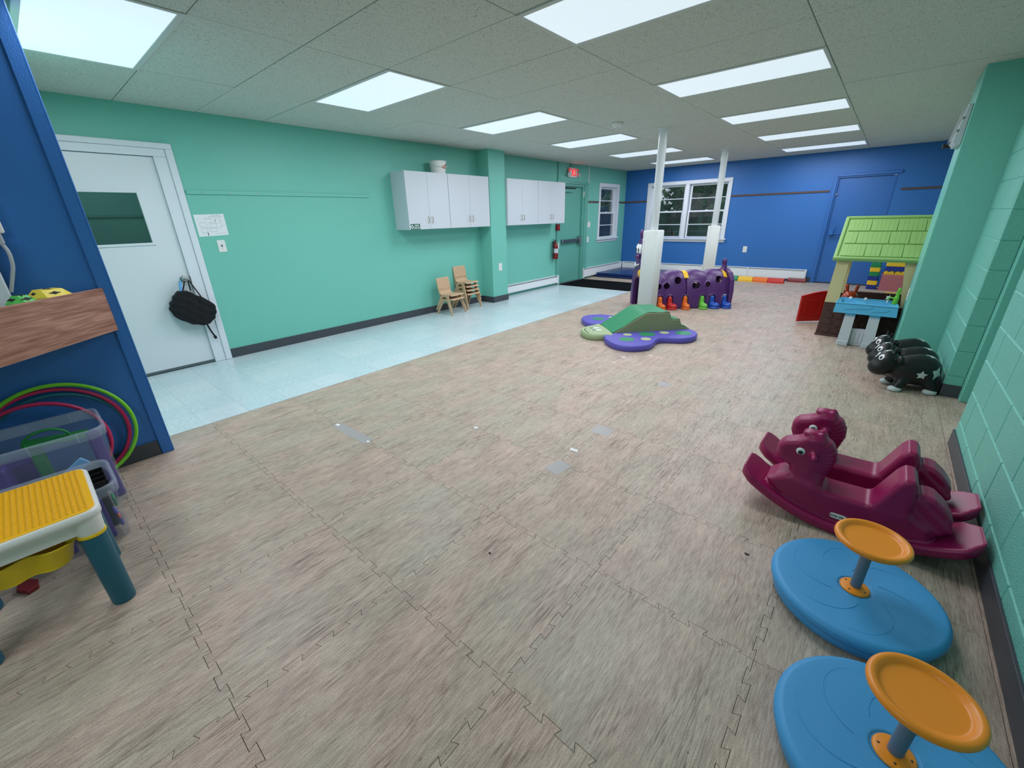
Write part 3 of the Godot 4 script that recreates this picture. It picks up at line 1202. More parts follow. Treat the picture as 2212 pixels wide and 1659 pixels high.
# ------------------------------------------------------------------ doors
func build_doors() -> void:
	# white door with a small window
	var d := struct("door_1", "white door with a small window, bag hanging on its knob")
	var z1 := -0.345
	var z2 := -1.145
	var wy0 := 1.262
	var wy1 := 1.706
	var wz1 := -0.535
	var wz2 := -0.940
	var s := ST()
	for a in [[z2 + 0.004, wz2, 0.012, 2.012], [wz1, z1 - 0.004, 0.012, 2.012], [wz2, wz1, 0.012, wy0], [wz2, wz1, wy1, 2.012]]:
		box_mm(s, Vector3(-0.05, a[2], a[0]), Vector3(-0.008, a[3], a[1]))
	obj("leaf", s, M["white_paint"], d)
	var f := ST()
	for a in [[wz2 - 0.02, wz2 + 0.004, wy0 - 0.02, wy1 + 0.02], [wz1 - 0.004, wz1 + 0.02, wy0 - 0.02, wy1 + 0.02], [wz2, wz1, wy0 - 0.02, wy0 + 0.004], [wz2, wz1, wy1 - 0.004, wy1 + 0.02]]:
		box_mm(f, Vector3(-0.012, a[2], a[0]), Vector3(0.002, a[3], a[1]), 0.003)
	obj("glazing_bead", f, M["white_paint"], d)
	obj("pane", bx(Vector3(-0.032, wy0, wz2), Vector3(-0.027, wy1, wz1)), M["pane"], d)
	obj("door_sweep", bx(Vector3(-0.012, 0.002, z2 + 0.004), Vector3(-0.003, 0.03, z1 - 0.004), 0.002), M["dark_steel"], d)
	for a in [[z2 - 0.098, z2 + 0.004, 0.0, 2.0155, 0.018], [z2 - 0.158, z2 - 0.0985, 0.0, 2.083, 0.03], [z2 - 0.158, ZB - 0.002, 2.0835, 2.13, 0.03], [z2 - 0.098, ZB - 0.002, 2.016, 2.083, 0.018]]:
		obj("casing", bx(Vector3(-0.002, a[2], a[0]), Vector3(a[4], a[3], a[1]), 0.004), M["white_trim"], d)
	obj("strike_plate", bx(Vector3(-0.004, 0.86, z2 - 0.001), Vector3(0.019, 0.93, z2 + 0.006), 0.001), M["dark_steel"], d)
	var k := ST()
	lathe(k, soft([Vector2(0, 0.062), Vector2(0.022, 0.060), Vector2(0.029, 0.048), Vector2(0.024, 0.034), Vector2(0.012, 0.026), Vector2(0.012, 0.008), Vector2(0.034, 0.006), Vector2(0.036, 0.0), Vector2(0, 0)], 0.006), 24, Transform3D(Basis(Vector3(0, 0, 1), -PI / 2), Vector3(-0.008, 0.905, -1.09)))
	obj("knob", k, M["steel"], d)
	# passage behind it
	var hw := ST()
	box_mm(hw, Vector3(-1.55, 0, -1.9), Vector3(-1.45, H, 0.5))
	box_mm(hw, Vector3(-1.55, 0, 0.4), Vector3(-0.15, H, 0.5))
	box_mm(hw, Vector3(-1.55, 0, -1.9), Vector3(-0.15, H, -1.8))
	box_mm(hw, Vector3(-1.55, H, -1.9), Vector3(-0.15, H + 0.1, 0.5))
	swall("wall_passage", hw, "green")
	swall("trim_2", bx(Vector3(-1.45, 1.52, -1.8), Vector3(-1.435, 1.55, 0.4), 0.002), "green_gloss")
	var pl := thing("added_passage_light", "unseen ceiling light added to brighten the passage behind the white door", "ceiling light", Vector3(-0.8, H, -0.7))  # added lamp, brightens what shows through the door pane
	obj("diffuser", bx(Vector3(-0.25, -0.02, -0.25), Vector3(0.25, 0.0, 0.25), 0.004), M["diffuser"], pl)
	area_light(Vector3(-0.8, H - 0.03, -0.7), Vector2(0.5, 0.5), LAMP * 0.10)
	# exit door
	var e := struct("door_2", "green painted exit door with a steel push bar")
	obj("leaf", bx(Vector3(-0.08, 0.012, -8.712), Vector3(-0.035, 1.99, -7.868), 0.002), M["green_gloss"], e)
	for a in [[-8.7755, -8.713, 0.0, 1.9945, 0.012, -0.10], [-8.925, -8.776, 0.0, 2.0425, 0.03, 0.0], [-7.867, -7.8035, 0.0, 1.9945, 0.012, -0.10], [-7.803, -7.70, 0.0, 2.0425, 0.03, 0.0], [-8.7755, -7.8035, 1.995, 2.0425, 0.012, -0.10], [-8.925, -7.70, 2.043, 2.09, 0.03, 0.0]]:
		obj("door_frame", bx(Vector3(a[5] - 0.002, a[2], a[0]), Vector3(a[4], a[3], a[1]), 0.004), M["green_gloss"], e)
	obj("threshold", bx(Vector3(-0.1, 0.0, -8.715), Vector3(0.05, 0.014, -7.865), 0.004), M["dark_steel"], e)
	var bar := obj("push_bar", bx(Vector3(0.0, 0.875, -8.56), Vector3(0.045, 0.935, -7.90), 0.01), M["dark_steel"], e)
	obj("latch_case", bx(Vector3(-0.04, 0.80, -8.66), Vector3(0.055, 0.99, -8.585), 0.012), M["steel"], bar)
	obj("end_bracket", bx(Vector3(-0.04, 0.865, -7.94), Vector3(0.05, 0.945, -7.885), 0.008), M["steel"], bar)
	obj("door_closer", bx(Vector3(-0.035, 1.885, -8.30), Vector3(0.02, 1.945, -7.98), 0.006), M["green_gloss"], e)
	obj("closer_arm", bx(Vector3(-0.02, 1.955, -8.45), Vector3(0.0, 1.972, -8.05), 0.003), M["black"], e)
	obj("frame_plate", bx(Vector3(0.012, 1.80, -8.76), Vector3(0.022, 1.91, -8.728), 0.003), M["white_plastic"], e)
	# blue door in the far wall
	var b := struct("door_3", "blue painted door with push bar in the blue wall")
	obj("leaf", bx(Vector3(4.43, 0.012, ZF - 0.07), Vector3(5.262, 1.955, ZF - 0.022), 0.003), M["blue_gloss"], b)
	for a in [[4.4055, 4.429, 0.0, 1.9575, 0.012], [4.345, 4.405, 0.0, 1.9825, 0.03], [5.263, 5.275, 0.0, 1.9575, 0.006], [4.4055, 5.275, 1.958, 1.9825, 0.012], [4.345, 5.325, 1.983, 2.03, 0.03]]:
		obj("door_frame", bx(Vector3(a[0], a[2], ZF - 0.03), Vector3(a[1], a[3], ZF + a[4]), 0.004), M["blue_gloss"], b)
	var pb := obj("push_rod", bx(Vector3(4.52, 0.945, ZF + 0.02), Vector3(5.18, 0.972, ZF + 0.05), 0.008), M["blue_gloss"], b)
	obj("lever_case", bx(Vector3(4.47, 0.93, ZF - 0.025), Vector3(4.54, 1.0, ZF + 0.06), 0.008), M["blue_gloss"], pb)
	var lv := ST()
	tube(lv, [Vector3(4.535, 0.99, ZF + 0.03), Vector3(4.545, 1.06, ZF + 0.05), Vector3(4.56, 1.12, ZF + 0.055)], 0.009, 8)
	obj("lever", lv, M["blue_gloss"], pb)
	obj("hinge_pin", bx(Vector3(4.428, 1.66, ZF - 0.022), Vector3(4.452, 1.695, ZF + 0.008), 0.004), M["steel"], b)
	# doorway in the block wall
	var r := struct("door_4", "green painted doorway in the block wall")
	obj("leaf", bx(Vector3(XR + 0.15, 0.012, -4.43), Vector3(XR + 0.19, 2.0, -3.6), 0.003), M["green_gloss"], r)
	for a in [[-4.506, -4.43], [-3.61, -3.533]]:
		obj("door_frame", bx(Vector3(XR + 0.108, 0, a[0]), Vector3(XR + 0.21, 2.06, a[1]), 0.005), M["green"], r)
	obj("door_frame", bx(Vector3(XR + 0.108, 1.99, -4.506), Vector3(XR + 0.21, 2.06, -3.533), 0.005), M["green"], r)
	var st := ST()
	box_mm(st, Vector3(XR + 0.19, 0, -4.7), Vector3(XR + 0.24, H, -3.3))
	obj("backing", st, M["green"], r)

# ------------------------------------------------------------------ outside the windows
func build_outside() -> void:
	var g := obj("lawn", bx(Vector3(-40, -0.6, -60), Vector3(30, -0.45, ZF - 0.16)), M["lawn"])
	g.set_meta("kind", "structure")
	var r := RandomNumberGenerator.new()
	r.seed = 21
	var spots := [[-0.9, -14.8, 1.3, 1.05, 0], [1.6, -15.6, 1.5, 1.3, 0], [-3.2, -17.0, 2.0, 1.35, 1], [-5.6, -20.6, 2.6, 1.9, 0], [-6.2, -16.6, 1.4, 1.35, 1], [-9.6, -20.5, 2.4, 2.0, 0], [-0.4, -19.2, 2.7, 2.0, 0], [-3.8, -14.0, 0.9, 0.9, 1], [3.9, -18.6, 2.4, 1.8, 0], [-2.4, -25.0, 3.4, 3.0, 0], [2.6, -23.5, 3.2, 2.7, 0], [-7.6, -26.0, 3.4, 3.0, 0], [8.6, -22.0, 3.0, 2.4, 0]]
	var labels := ["round green shrub outside the wide window", "tall leafy shrub outside beside the round shrub", "pale green bush between two windows outside", "dark green tree behind the pale bush outside", "light leafy bush outside the narrow window", "big dark tree far beyond the narrow window", "broad dark tree behind the shrubs outside", "low pale bush close to the house corner outside", "dark tree outside beyond the window edge", "tallest dark tree at the back of the garden", "broad tree at the back behind the white rail", "dark tree at the back beyond the narrow window", "dark tree at the back beyond the blue door side"]
	for k in spots.size():
		var sp: Array = spots[k]
		var t := thing("tree", labels[k], "tree", Vector3(sp[0], -0.45, sp[1]), 0.0, "trees and shrubs outside")
		var st := ST()
		var hgt: float = sp[2]
		tube(st, [Vector3.ZERO, Vector3(0.05, hgt * 0.6, 0), Vector3(0, hgt, 0.05)], [0.12, 0.09, 0.05], 8)
		obj("trunk", st, M["bark"], t)
		var fs := ST()
		var rad: float = sp[3]
		for q in 2600:
			var d := Vector3(r.randfn(), r.randfn(), r.randfn()).normalized()
			var rr := rad * pow(r.randf(), 0.35) * (0.8 + 0.2 * sin(d.x * 5.0 + k) * cos(d.z * 4.0))
			var c := Vector3(0, hgt * 0.75 + 0.35, 0) + d * rr * Vector3(1, 0.95, 1)
			if c.y < 0.02:
				continue
			var b := Basis.from_euler(Vector3(r.randf() * TAU, r.randf() * TAU, r.randf() * TAU))
			var l := r.randf_range(0.10, 0.2)
			var col := Color(0.04, 0.10, 0.022).lerp(Color(0.13, 0.24, 0.05), r.randf()) if sp[4] == 0 else Color(0.13, 0.24, 0.05).lerp(Color(0.28, 0.40, 0.12), r.randf())
			fs.set_color(col)
			var p0 := c - b.x * l
			var p1 := c + b.y * l * 0.5 + b.z * 0.02
			var p2 := c + b.x * l
			var p3 := c - b.y * l * 0.5 + b.z * 0.02
			quad(fs, p0, p3, p2, p1)
		var fo := obj("foliage", fs, M["leaf"], t)
		fo.set_meta("kind", "stuff")
	# thin white rail outside
	var fr := thing("garden_rail", "thin white rail crossing outside the lower window panes", "rail", Vector3(0, -0.45, -12.5))
	var s := ST()
	tube(s, [Vector3(-1.5, 1.35, 0), Vector3(4.5, 1.45, 0)], 0.014, 6)
	obj("top_bar", s, M["white_metal"], fr)
	for x in [-1.45, 2.9, 4.45]:
		var p := ST()
		tube(p, [Vector3(x, 0, 0), Vector3(x, 1.36 + (x + 1.5) / 60.0, 0)], 0.02, 6)
		obj("post", p, M["white_metal"], fr)

# ------------------------------------------------------------------ things on the walls
func heater(label: String, xf: Transform3D, u0: float, u1: float, v0: float, v1: float, joints: Array) -> void:
	var t := thing("baseboard_heater", label, "heater", Vector3.ZERO, 0.0, "white baseboard heaters")
	t.transform = xf
	obj("back_plate", bx(Vector3(u0, v0, 0.0), Vector3(u1, v1, 0.008), 0.002), M["white_metal"], t)
	var top := ST()
	prism(top, [Vector2(0.0, v1), Vector2(0.030, v1 - 0.004), Vector2(0.030, v1 - 0.012), Vector2(0.0, v1 - 0.010)], u1 - u0, Transform3D(Basis(Vector3(0, 0, 1), Vector3(0, 1, 0), Vector3(-1, 0, 0)) * Basis.IDENTITY, Vector3(u1, 0, 0)))
	obj("top_lip", top, M["white_metal"], t)
	# finned pipe lying inside the open casing
	var fin := ST()
	tube(fin, [Vector3(u0 + 0.02, v0 + 0.07, 0.030), Vector3(u1 - 0.02, v0 + 0.07, 0.030)], 0.011, 8)
	obj("heating_pipe", fin, M["fin_metal"], t)
	var fs := ST()
	var fu := u0 + 0.06
	while fu < u1 - 0.06:
		box(fs, Vector3(fu, v0 + 0.07, 0.030), Vector3(0.0015, 0.055, 0.036))
		fu += 0.012
	var fins := obj("fins", fs, M["fin_metal"], t)
	fins.set_meta("kind", "stuff")
	var edges := [u0 + 0.03]
	edges.append_array(joints)
	edges.append(u1 - 0.03)
	for k in edges.size() - 1:
		var f := ST()
		prism(f, [Vector2(0.046, v1 - 0.040), Vector2(0.050, v1 - 0.036), Vector2(0.064, v0 + 0.045), Vector2(0.064, v0 + 0.02), Vector2(0.05, v0 + 0.012), Vector2(0.045, v0 + 0.016), Vector2(0.056, v0 + 0.03), Vector2(0.056, v0 + 0.045)], edges[k + 1] - edges[k] - 0.004, Transform3D(Basis(Vector3(0, 0, 1), Vector3(0, 1, 0), Vector3(-1, 0, 0)), Vector3(edges[k + 1] - 0.002, 0, 0)))
		obj("front_cover", f, M["white_metal"], t)
	for u in [u0, u1 - 0.035]:
		obj("end_cap", bx(Vector3(u, v0 - 0.01, 0.0), Vector3(u + 0.035, v1 + 0.002, 0.068), 0.006), M["white_metal"], t)
	for u in joints:
		obj("joint_cover", bx(Vector3(u - 0.014, v0 + 0.008, 0.01), Vector3(u + 0.014, v1 + 0.001, 0.0665), 0.003), M["white_metal"], t)

func plate(called: String, label: String, cat: String, o: Vector3, ex: Vector3, w: float, h: float, kind: String) -> void:
	var t := thing(called, label, cat)
	t.transform = frame(o, ex, Vector3.UP)
	var s := ST()
	prism(s, round_rect(w, h, 0.004, 3), 0.006, Transform3D.IDENTITY, 0.0015)
	obj("cover", s, M["white_plastic"], t)
	if kind == "switch":
		obj("toggle", bx(Vector3(-0.005, -0.006, 0.005), Vector3(0.005, 0.014, 0.016), 0.002), M["dark_steel"], t)
		obj("screw", bx(Vector3(-0.003, -0.032, 0.005), Vector3(0.003, -0.027, 0.0075), 0.001), M["dark_steel"], t)
	elif kind == "rocker":
		obj("toggle", bx(Vector3(-0.016, -0.032, 0.005), Vector3(0.016, 0.032, 0.010), 0.003), M["white_plastic"], t)
	else:
		for y in [-0.022, 0.022]:
			var so := ST()
			prism(so, round_rect(0.034, 0.028, 0.010, 4, Vector2(0, y)), 0.0085, Transform3D.IDENTITY, 0.0015)
			var p := obj("socket", so, M["white_plastic"], t)
			for x in [-0.007, 0.007]:
				obj("slot", bx(Vector3(x - 0.0015, y - 0.004, 0.008), Vector3(x + 0.0015, y + 0.006, 0.0092)), M["brass"], p)

func plan_texture() -> ImageTexture:
	var im := Image.create(400, 300, false, Image.FORMAT_RGB8)
	im.fill(rgb8(232, 235, 236))
	var ink := rgb8(96, 102, 116)
	var line := func(x0: int, y0: int, x1: int, y1: int, w := 2) -> void:
		im.fill_rect(Rect2i(mini(x0, x1), mini(y0, y1), maxi(absi(x1 - x0), w), maxi(absi(y1 - y0), w)), ink)
	for q in [[50, 110, 140, 110], [50, 110, 50, 170], [50, 170, 140, 170], [140, 110, 140, 150], [180, 110, 265, 110], [180, 110, 180, 180], [180, 180, 270, 180], [265, 60, 265, 180], [265, 60, 330, 60], [330, 60, 330, 190], [265, 190, 330, 190], [50, 190, 50, 245], [50, 245, 130, 245], [50, 190, 250, 190], [130, 190, 130, 245], [170, 190, 170, 240], [170, 240, 250, 240], [250, 190, 250, 240], [330, 95, 370, 95], [330, 165, 380, 165], [180, 130, 265, 130]]:
		line.call(q[0], q[1], q[2], q[3])
	# headings: rows of small dark strokes
	var r := RandomNumberGenerator.new()
	r.seed = 4
	for row in [[120, 58, 110, 5], [215, 18, 130, 4], [180, 34, 190, 4], [230, 270, 140, 3], [280, 130, 20, 3]]:
		var x: int = row[0]
		while x < row[0] + row[2]:
			var w := r.randi_range(2, 9)
			im.fill_rect(Rect2i(x, row[1] + r.randi_range(0, 1), w, row[3]), rgb8(52, 56, 66))
			x += w + r.randi_range(2, 5)
	im.fill_rect(Rect2i(122, 248, 10, 46), rgb8(40, 42, 50))
	im.fill_rect(Rect2i(258, 76, 9, 20), rgb8(40, 42, 50))
	return ImageTexture.create_from_image(im)

func build_wall_fittings() -> void:
	heater("white baseboard heater on green wall between pier and exit door", left_frame(), 5.80, 7.75, 0.035, 0.205, [])
	heater("white baseboard heater on green wall under the narrow window", left_frame(), 8.78, 10.72, 0.03, 0.245, [])
	heater("long white baseboard heater along the blue wall under the wide window", far_frame(), 0.075, 4.255, 0.03, 0.245, [1.1, 2.15, 3.15])
	# floor plan sheet
	var pm := mat("plan_print", Color(1, 1, 1), 0.8)
	pm.albedo_texture = plan_texture()
	var ps := ST()
	var c := [Vector3(0.0012, 1.300, -1.328), Vector3(0.0012, 1.309, -1.596), Vector3(0.0012, 1.517, -1.596), Vector3(0.0012, 1.511, -1.327)]
	quad_uv(ps, c[0], c[1], c[2], c[3])
	var back := Vector3(-0.0010, 0, 0)
	quad_uv(ps, c[1] + back, c[0] + back, c[3] + back, c[2] + back)
	tag(obj("floor_plan_sheet", ps, pm), "white sheet with printed floor plan taped on green wall by white door", "paper")
	plate("light_switch", "white light switch plate below the floor plan sheet", "light switch", Vector3(0.0, 1.20, -1.504), Vector3(0, 0, -1), 0.075, 0.12, "switch")
	plate("wall_socket", "white wall socket low on the green pier", "socket", Vector3(0.275, 0.602, -5.603), Vector3(0, 0, -1), 0.082, 0.128, "socket")
	plate("wall_socket", "white wall socket on blue wall beside the wide window", "socket", Vector3(3.002, 0.623, ZF), Vector3(1, 0, 0), 0.082, 0.128, "socket")
	plate("light_switch", "square white switch plate beside thin white conduit and narrow window", "light switch", Vector3(0.0, 1.218, -9.03), Vector3(0, 0, -1), 0.125, 0.12, "rocker")
	plate("wall_socket", "white wall socket on the pier face beside the toy sink", "socket", Vector3(5.667, 0.585, -5.82), Vector3(0, 0, 1), 0.075, 0.12, "socket")
	# conduits
	var w := thing("conduit", "thin white conduit running down from the ceiling beside the exit door", "conduit")
	obj("raceway", bx(Vector3(0, 0.95, -8.953), Vector3(0.016, H, -8.935), 0.003), M["white_plastic"], w)
	obj("end_box", bx(Vector3(0, 0.825, -9.0), Vector3(0.035, 0.953, -8.92), 0.004), M["white_plastic"], w)
	var s := ST()
	tube(s, [Vector3(0.014, 1.26, -7.735), Vector3(0.014, H, -7.735)], 0.012, 8)
	tag(obj("conduit", s, M["green_gloss"]), "green painted conduit rising from the red fire alarm pull", "conduit")
	s = ST()
	tube(s, [Vector3(0.014, 2.35, -8.19), Vector3(0.014, H, -8.19)], 0.012, 8)
	tag(obj("conduit", s, M["green_gloss"]), "short green conduit between exit sign and ceiling", "conduit")
	# exit sign with two lamp heads
	var e := thing("exit_sign", "lit red and white exit sign with lamp heads above the green door", "exit sign", Vector3(0, 2.262, -8.25))
	obj("housing", bx(Vector3(0, -0.095, -0.155), Vector3(0.045, 0.09, 0.155), 0.012), M["white_plastic"], e)
	obj("face_plate", bx(Vector3(0.044, -0.08, -0.138), Vector3(0.047, 0.076, 0.138), 0.002), M["white_plastic"], e)
	var tx := words("EXIT", 0.19, 0.003)
	var to := obj("lettering", tx, M["exit_glow"], e, Vector3(0.048, -0.002, 0))
	to.rotation.y = PI / 2
	var glow := OmniLight3D.new()
	glow.name = "exit_glow"
	glow.light_color = Color(1, 0.15, 0.15)
	glow.light_energy = 0.004
	glow.omni_range = 6.0
	glow.omni_attenuation = 2.0
	glow.shadow_enabled = true
	glow.position = Vector3(0.075, 2.262, -8.25)
	add_child(glow, true)
	for k in [-1, 1]:
		var h := ST()
		var x := Transform3D(Basis(Vector3(0, 1, 0), k * -0.35) * Basis(Vector3(0, 0, 1), -PI / 2 - 0.35), Vector3(0.045, -0.035, k * 0.185))
		lathe(h, soft([Vector2(0, 0.04), Vector2(0.042, 0.04), Vector2(0.046, 0.03), Vector2(0.03, -0.02), Vector2(0, -0.03)], 0.006), 16, x)
		obj("lamp_head", h, M["sink_grey"], e)
	# fire alarm pull
	var f := thing("fire_alarm_pull", "small red fire alarm pull station beside the exit door", "fire alarm", Vector3(0, 1.19, -7.74))
	obj("body", bx(Vector3(0, -0.062, -0.06), Vector3(0.04, 0.07, 0.06), 0.008), M["dark_red"], f)
	obj("pull_bar", bx(Vector3(0.04, -0.02, -0.04), Vector3(0.05, 0.015, 0.04), 0.004), M["red"], f)
	# fire extinguisher
	var x := thing("fire_extinguisher", "red fire extinguisher hanging on green wall left of the exit door".replace("left of", "beside"), "fire extinguisher", Vector3(0.075, 0.565, -7.585))
	s = ST()
	lathe(s, soft([Vector2(0, 0.0), Vector2(0.056, 0.0), Vector2(0.058, 0.02), Vector2(0.058, 0.27), Vector2(0.03, 0.325), Vector2(0.016, 0.335), Vector2(0.016, 0.355), Vector2(0, 0.355)], 0.014), 24)
	obj("cylinder", s, M["dark_red"], x)
	s = ST()
	lathe(s, [Vector2(0.0588, 0.125), Vector2(0.0588, 0.215)], 24)
	obj("label_band", s, M["sink_grey"], x)
	s = ST()
	box(s, Vector3(0, 0.37, 0), Vector3(0.03, 0.035, 0.03), 0.004)
	box(s, Vector3(0.03, 0.385, 0.02), Vector3(0.10, 0.01, 0.018), 0.003)
	box(s, Vector3(0.03, 0.41, 0.02), Vector3(0.10, 0.01, 0.018), 0.003, Transform3D(Basis(Vector3(0, 0, 1), 0.12), Vector3(0, -0.005, 0)))
	obj("valve_handle", s, M["steel"], x)
	s = ST()
	tube(s, smooth_path([Vector3(0, 0.37, 0.02), Vector3(0.0, 0.375, 0.055), Vector3(0.0, 0.32, 0.075), Vector3(0.0, 0.2, 0.072), Vector3(0.0, 0.11, 0.07)], 5), 0.009, 8)
	obj("hose", s, M["black"], x)
	s = ST()
	tube(s, [Vector3(0.0, 0.13, 0.07), Vector3(0.0, 0.05, 0.07)], [0.010, 0.016], 10)
	obj("nozzle", s, M["black"], x)
	var tg := obj("inspection_tag", bx(Vector3(0.0585, 0.215, -0.045), Vector3(0.061, 0.33, 0.005), 0.0005), M["paper"], x)
	tg.rotation.y = 0.25
	obj("wall_hook", bx(Vector3(-0.075, 0.30, -0.02), Vector3(-0.01, 0.36, 0.02), 0.004), M["dark_steel"], x)
	# unit high on the pier
	var u := thing("emergency_light", "grey wall light with clear cover high on the green pier", "wall light", Vector3(5.667, 1.88, -5.66))
	s = ST()
	prism(s, [Vector2(0, 0.0), Vector2(-0.035, 0.0), Vector2(-0.062, 0.03), Vector2(-0.03, 0.30), Vector2(0, 0.30)], 0.34, Transform3D(Basis.IDENTITY, Vector3(0, 0, -0.17)), 0.006)
	obj("housing", s, M["sink_grey"], u)
	s = ST()
	prism(s, [Vector2(-0.03, 0.02), Vector2(-0.075, 0.035), Vector2(-0.044, 0.285), Vector2(-0.02, 0.29)], 0.30, Transform3D(Basis.IDENTITY, Vector3(0, 0, -0.15)), 0.006)
	obj("clear_cover", s, M["clear_cover"], u)
	obj("bracket", bx(Vector3(-0.10, 0.01, -0.16), Vector3(-0.03, 0.045, -0.11), 0.004), M["black"], u)
	for k in 2:
		obj("lamp_tube", bx(Vector3(-0.058 + 0.012 * k, 0.10 + 0.09 * k, -0.13), Vector3(-0.036 + 0.012 * k, 0.12 + 0.09 * k, 0.173), 0.004), M["steel"], u)

# ------------------------------------------------------------------ cabinets
func cabinet(label: String, z1: float, z2: float, split: float) -> Node3D:
	var t := thing("wall_cabinet", label, "cabinet", Vector3(0, 1.283, (z1 + z2) / 2), 0.0, "white wall cabinets")
	var w := z1 - z2
	var h := 0.742
	obj("body", bx(Vector3(0, 0, -w / 2), Vector3(0.298, h, w / 2), 0.001), M["white_side"], t)
	var sp := split - (z1 + z2) / 2
	for a in [[sp + 0.0012, w / 2 - 0.0005, 1], [-w / 2 + 0.0005, sp - 0.0012, -1]]:
		var d := obj("door", bx(Vector3(0.299, 0.001, a[0]), Vector3(0.317, h - 0.001, a[1]), 0.0018), M["white_cabinet"], t)
		var hz: float = (a[0] + 0.035) if a[2] == 1 else (a[1] - 0.035)
		var s := ST()
		tube(s, smooth_path([Vector3(0.317, 0.165, hz), Vector3(0.338, 0.162, hz), Vector3(0.340, 0.125, hz), Vector3(0.338, 0.088, hz), Vector3(0.317, 0.085, hz)], 4), 0.0036, 6)
		obj("handle", s, M["brass"], d)
	return t

func build_cabinets() -> void:
	cabinet("white wall cabinet with first aid sign and bucket on top", -3.722, -4.478, -4.095)
	cabinet("white wall cabinet against the green pier, next to the first aid cabinet", -4.484, -5.345, -4.91)
	cabinet("white wall cabinet on the exit door's side of the green pier", -5.80, -6.655, -6.19)
	cabinet("white wall cabinet right beside the exit door and fire alarm".replace("right ", ""), -6.661, -7.545, -7.085)
	# first aid sign
	var a := thing("first_aid_sign", "small green first aid kit sign on the cabinet door corner", "sign", Vector3(0.3175, 1.322, -3.822))
	obj("board", bx(Vector3(0, -0.0365, -0.081), Vector3(0.0012, 0.0365, 0.081)), M["sign_green"], a)
	var s := ST()
	box_mm(s, Vector3(0.001, -0.009, 0.032), Vector3(0.0018, 0.009, 0.080))
	box_mm(s, Vector3(0.001, -0.026, 0.047), Vector3(0.0018, 0.026, 0.065))
	obj("cross", s, M["eye_white"], a)
	for q in [["FIRST", 0.014], ["AID KIT", -0.016]]:
		var o := obj("lettering", words(q[0], 0.030, 0.0008), M["eye_white"], a, Vector3(0.0016, q[1], -0.024))
		o.rotation.y = PI / 2
	# bucket
	var b := thing("bucket", "white plastic bucket with handle on top of the cabinet", "bucket", Vector3(0.175, 2.0255, -4.44))
	s = ST()
	lathe(s, soft([Vector2(0, 0), Vector2(0.104, 0.0), Vector2(0.120, 0.145), Vector2(0.126, 0.147), Vector2(0.126, 0.160), Vector2(0.12, 0.166), Vector2(0, 0.168)], 0.004), 32)
	obj("pail", s, M["white_plastic"], b)
	s = ST()
	var pts := []
	for k in 15:
		var t := PI * k / 14.0
		pts.append(Vector3(0.126 * sin(t) + 0.002, 0.135 - 0.055 * sin(t), -0.126 * cos(t)))
	tube(s, pts, 0.004, 6)
	obj("bail_handle", s, M["eye_white"], b)
	s = ST()
	var prof := func(p: Vector3) -> float:
		return Vector2(p.x, p.z).length() - (0.104 + 0.016 * p.y / 0.145)
	var blot := smooth_path([Vector2(-0.05, -0.005), Vector2(-0.03, 0.015), Vector2(0.0, 0.012), Vector2(0.02, 0.03), Vector2(0.035, 0.045), Vector2(0.05, 0.02), Vector2(0.045, -0.012), Vector2(0.02, -0.02), Vector2(-0.03, -0.018)], 3, true)
	var dir := Vector3(-0.94, 0, -0.2).normalized()
	pressed(s, prof, Vector3(0.2, 0.085, -0.02), Vector3(0, 0, -1), Vector3.UP, Vector3(-1, 0, 0), PackedVector2Array(blot), 0.0012)
	obj("printed_label", s, mat("bucket_print", rgb8(176, 104, 56), 0.5), b)

# ------------------------------------------------------------------ posts with pads
func build_columns() -> void:
	for k in 2:
		var z: float = [-6.0, -8.714][k]
		var x: float = [2.86, 2.878][k]
		var p := thing("support_post", ["round white support post behind the foam turtle", "round white support post nearer the blue wall"][k], "post", Vector3(x, 0, z), 0.0, "white support posts")
		var s := ST()
		lathe(s, [Vector2(0, 0), Vector2(0.054, 0), Vector2(0.054, H)], 28)
		obj("pipe", s, M["white_metal"], p)
		s = ST()
		lathe(s, soft([Vector2(0.054, H - 0.012), Vector2(0.085, H - 0.010), Vector2(0.085, H - 0.001)], 0.003), 28)
		obj("top_flange", s, M["white_metal"], p)
		var pad := thing("post_pad", ["square white vinyl pad wrapped round the post by the turtle", "square white vinyl pad wrapped round the post by the blue wall"][k], "safety pad", Vector3(x, 0, z), [0.0, 0.35][k], "white post pads")
		var hgt: float = [1.195, 1.18][k]
		var w: float = [0.222, 0.205][k]
		s = ST()
		# four padded panels with soft corners, hollow for the pipe
		var outer := round_rect(w, w, 0.022, 4)
		var n := outer.size()
		for lev in [[0.0, 0.006, 0.006, 0.0], [0.006, hgt - 0.012, 0.0, 0.0], [hgt - 0.012, hgt, 0.0, 0.012]]:
			var a := inset(ccw(outer), lev[2])
			var b := inset(ccw(outer), lev[3])
			s.set_smooth_group(1)
			for i in n:
				var j := (i + 1) % n
				quad(s, Vector3(a[i].x, lev[0], -a[i].y), Vector3(a[j].x, lev[0], -a[j].y), Vector3(b[j].x, lev[1], -b[j].y), Vector3(b[i].x, lev[1], -b[i].y))
		var top := inset(ccw(outer), 0.012)
		s.set_smooth_group(-1)
		for i in n:
			var j := (i + 1) % n
			var ca := top[i].normalized() * 0.056
			var cb := top[j].normalized() * 0.056
			quad(s, Vector3(top[i].x, hgt, -top[i].y), Vector3(top[j].x, hgt, -top[j].y), Vector3(cb.x, hgt, -cb.y), Vector3(ca.x, hgt, -ca.y))
		obj("padding", s, M["white_vinyl_pad"], pad)
		s = ST()
		box_mm(s, Vector3(-w / 2 + 0.03, 0.01, w / 2 - 0.001), Vector3(-w / 2 + 0.036, hgt - 0.015, w / 2 + 0.002), 0.001)
		obj("seam_flap", s, M["white_vinyl_pad"], pad)

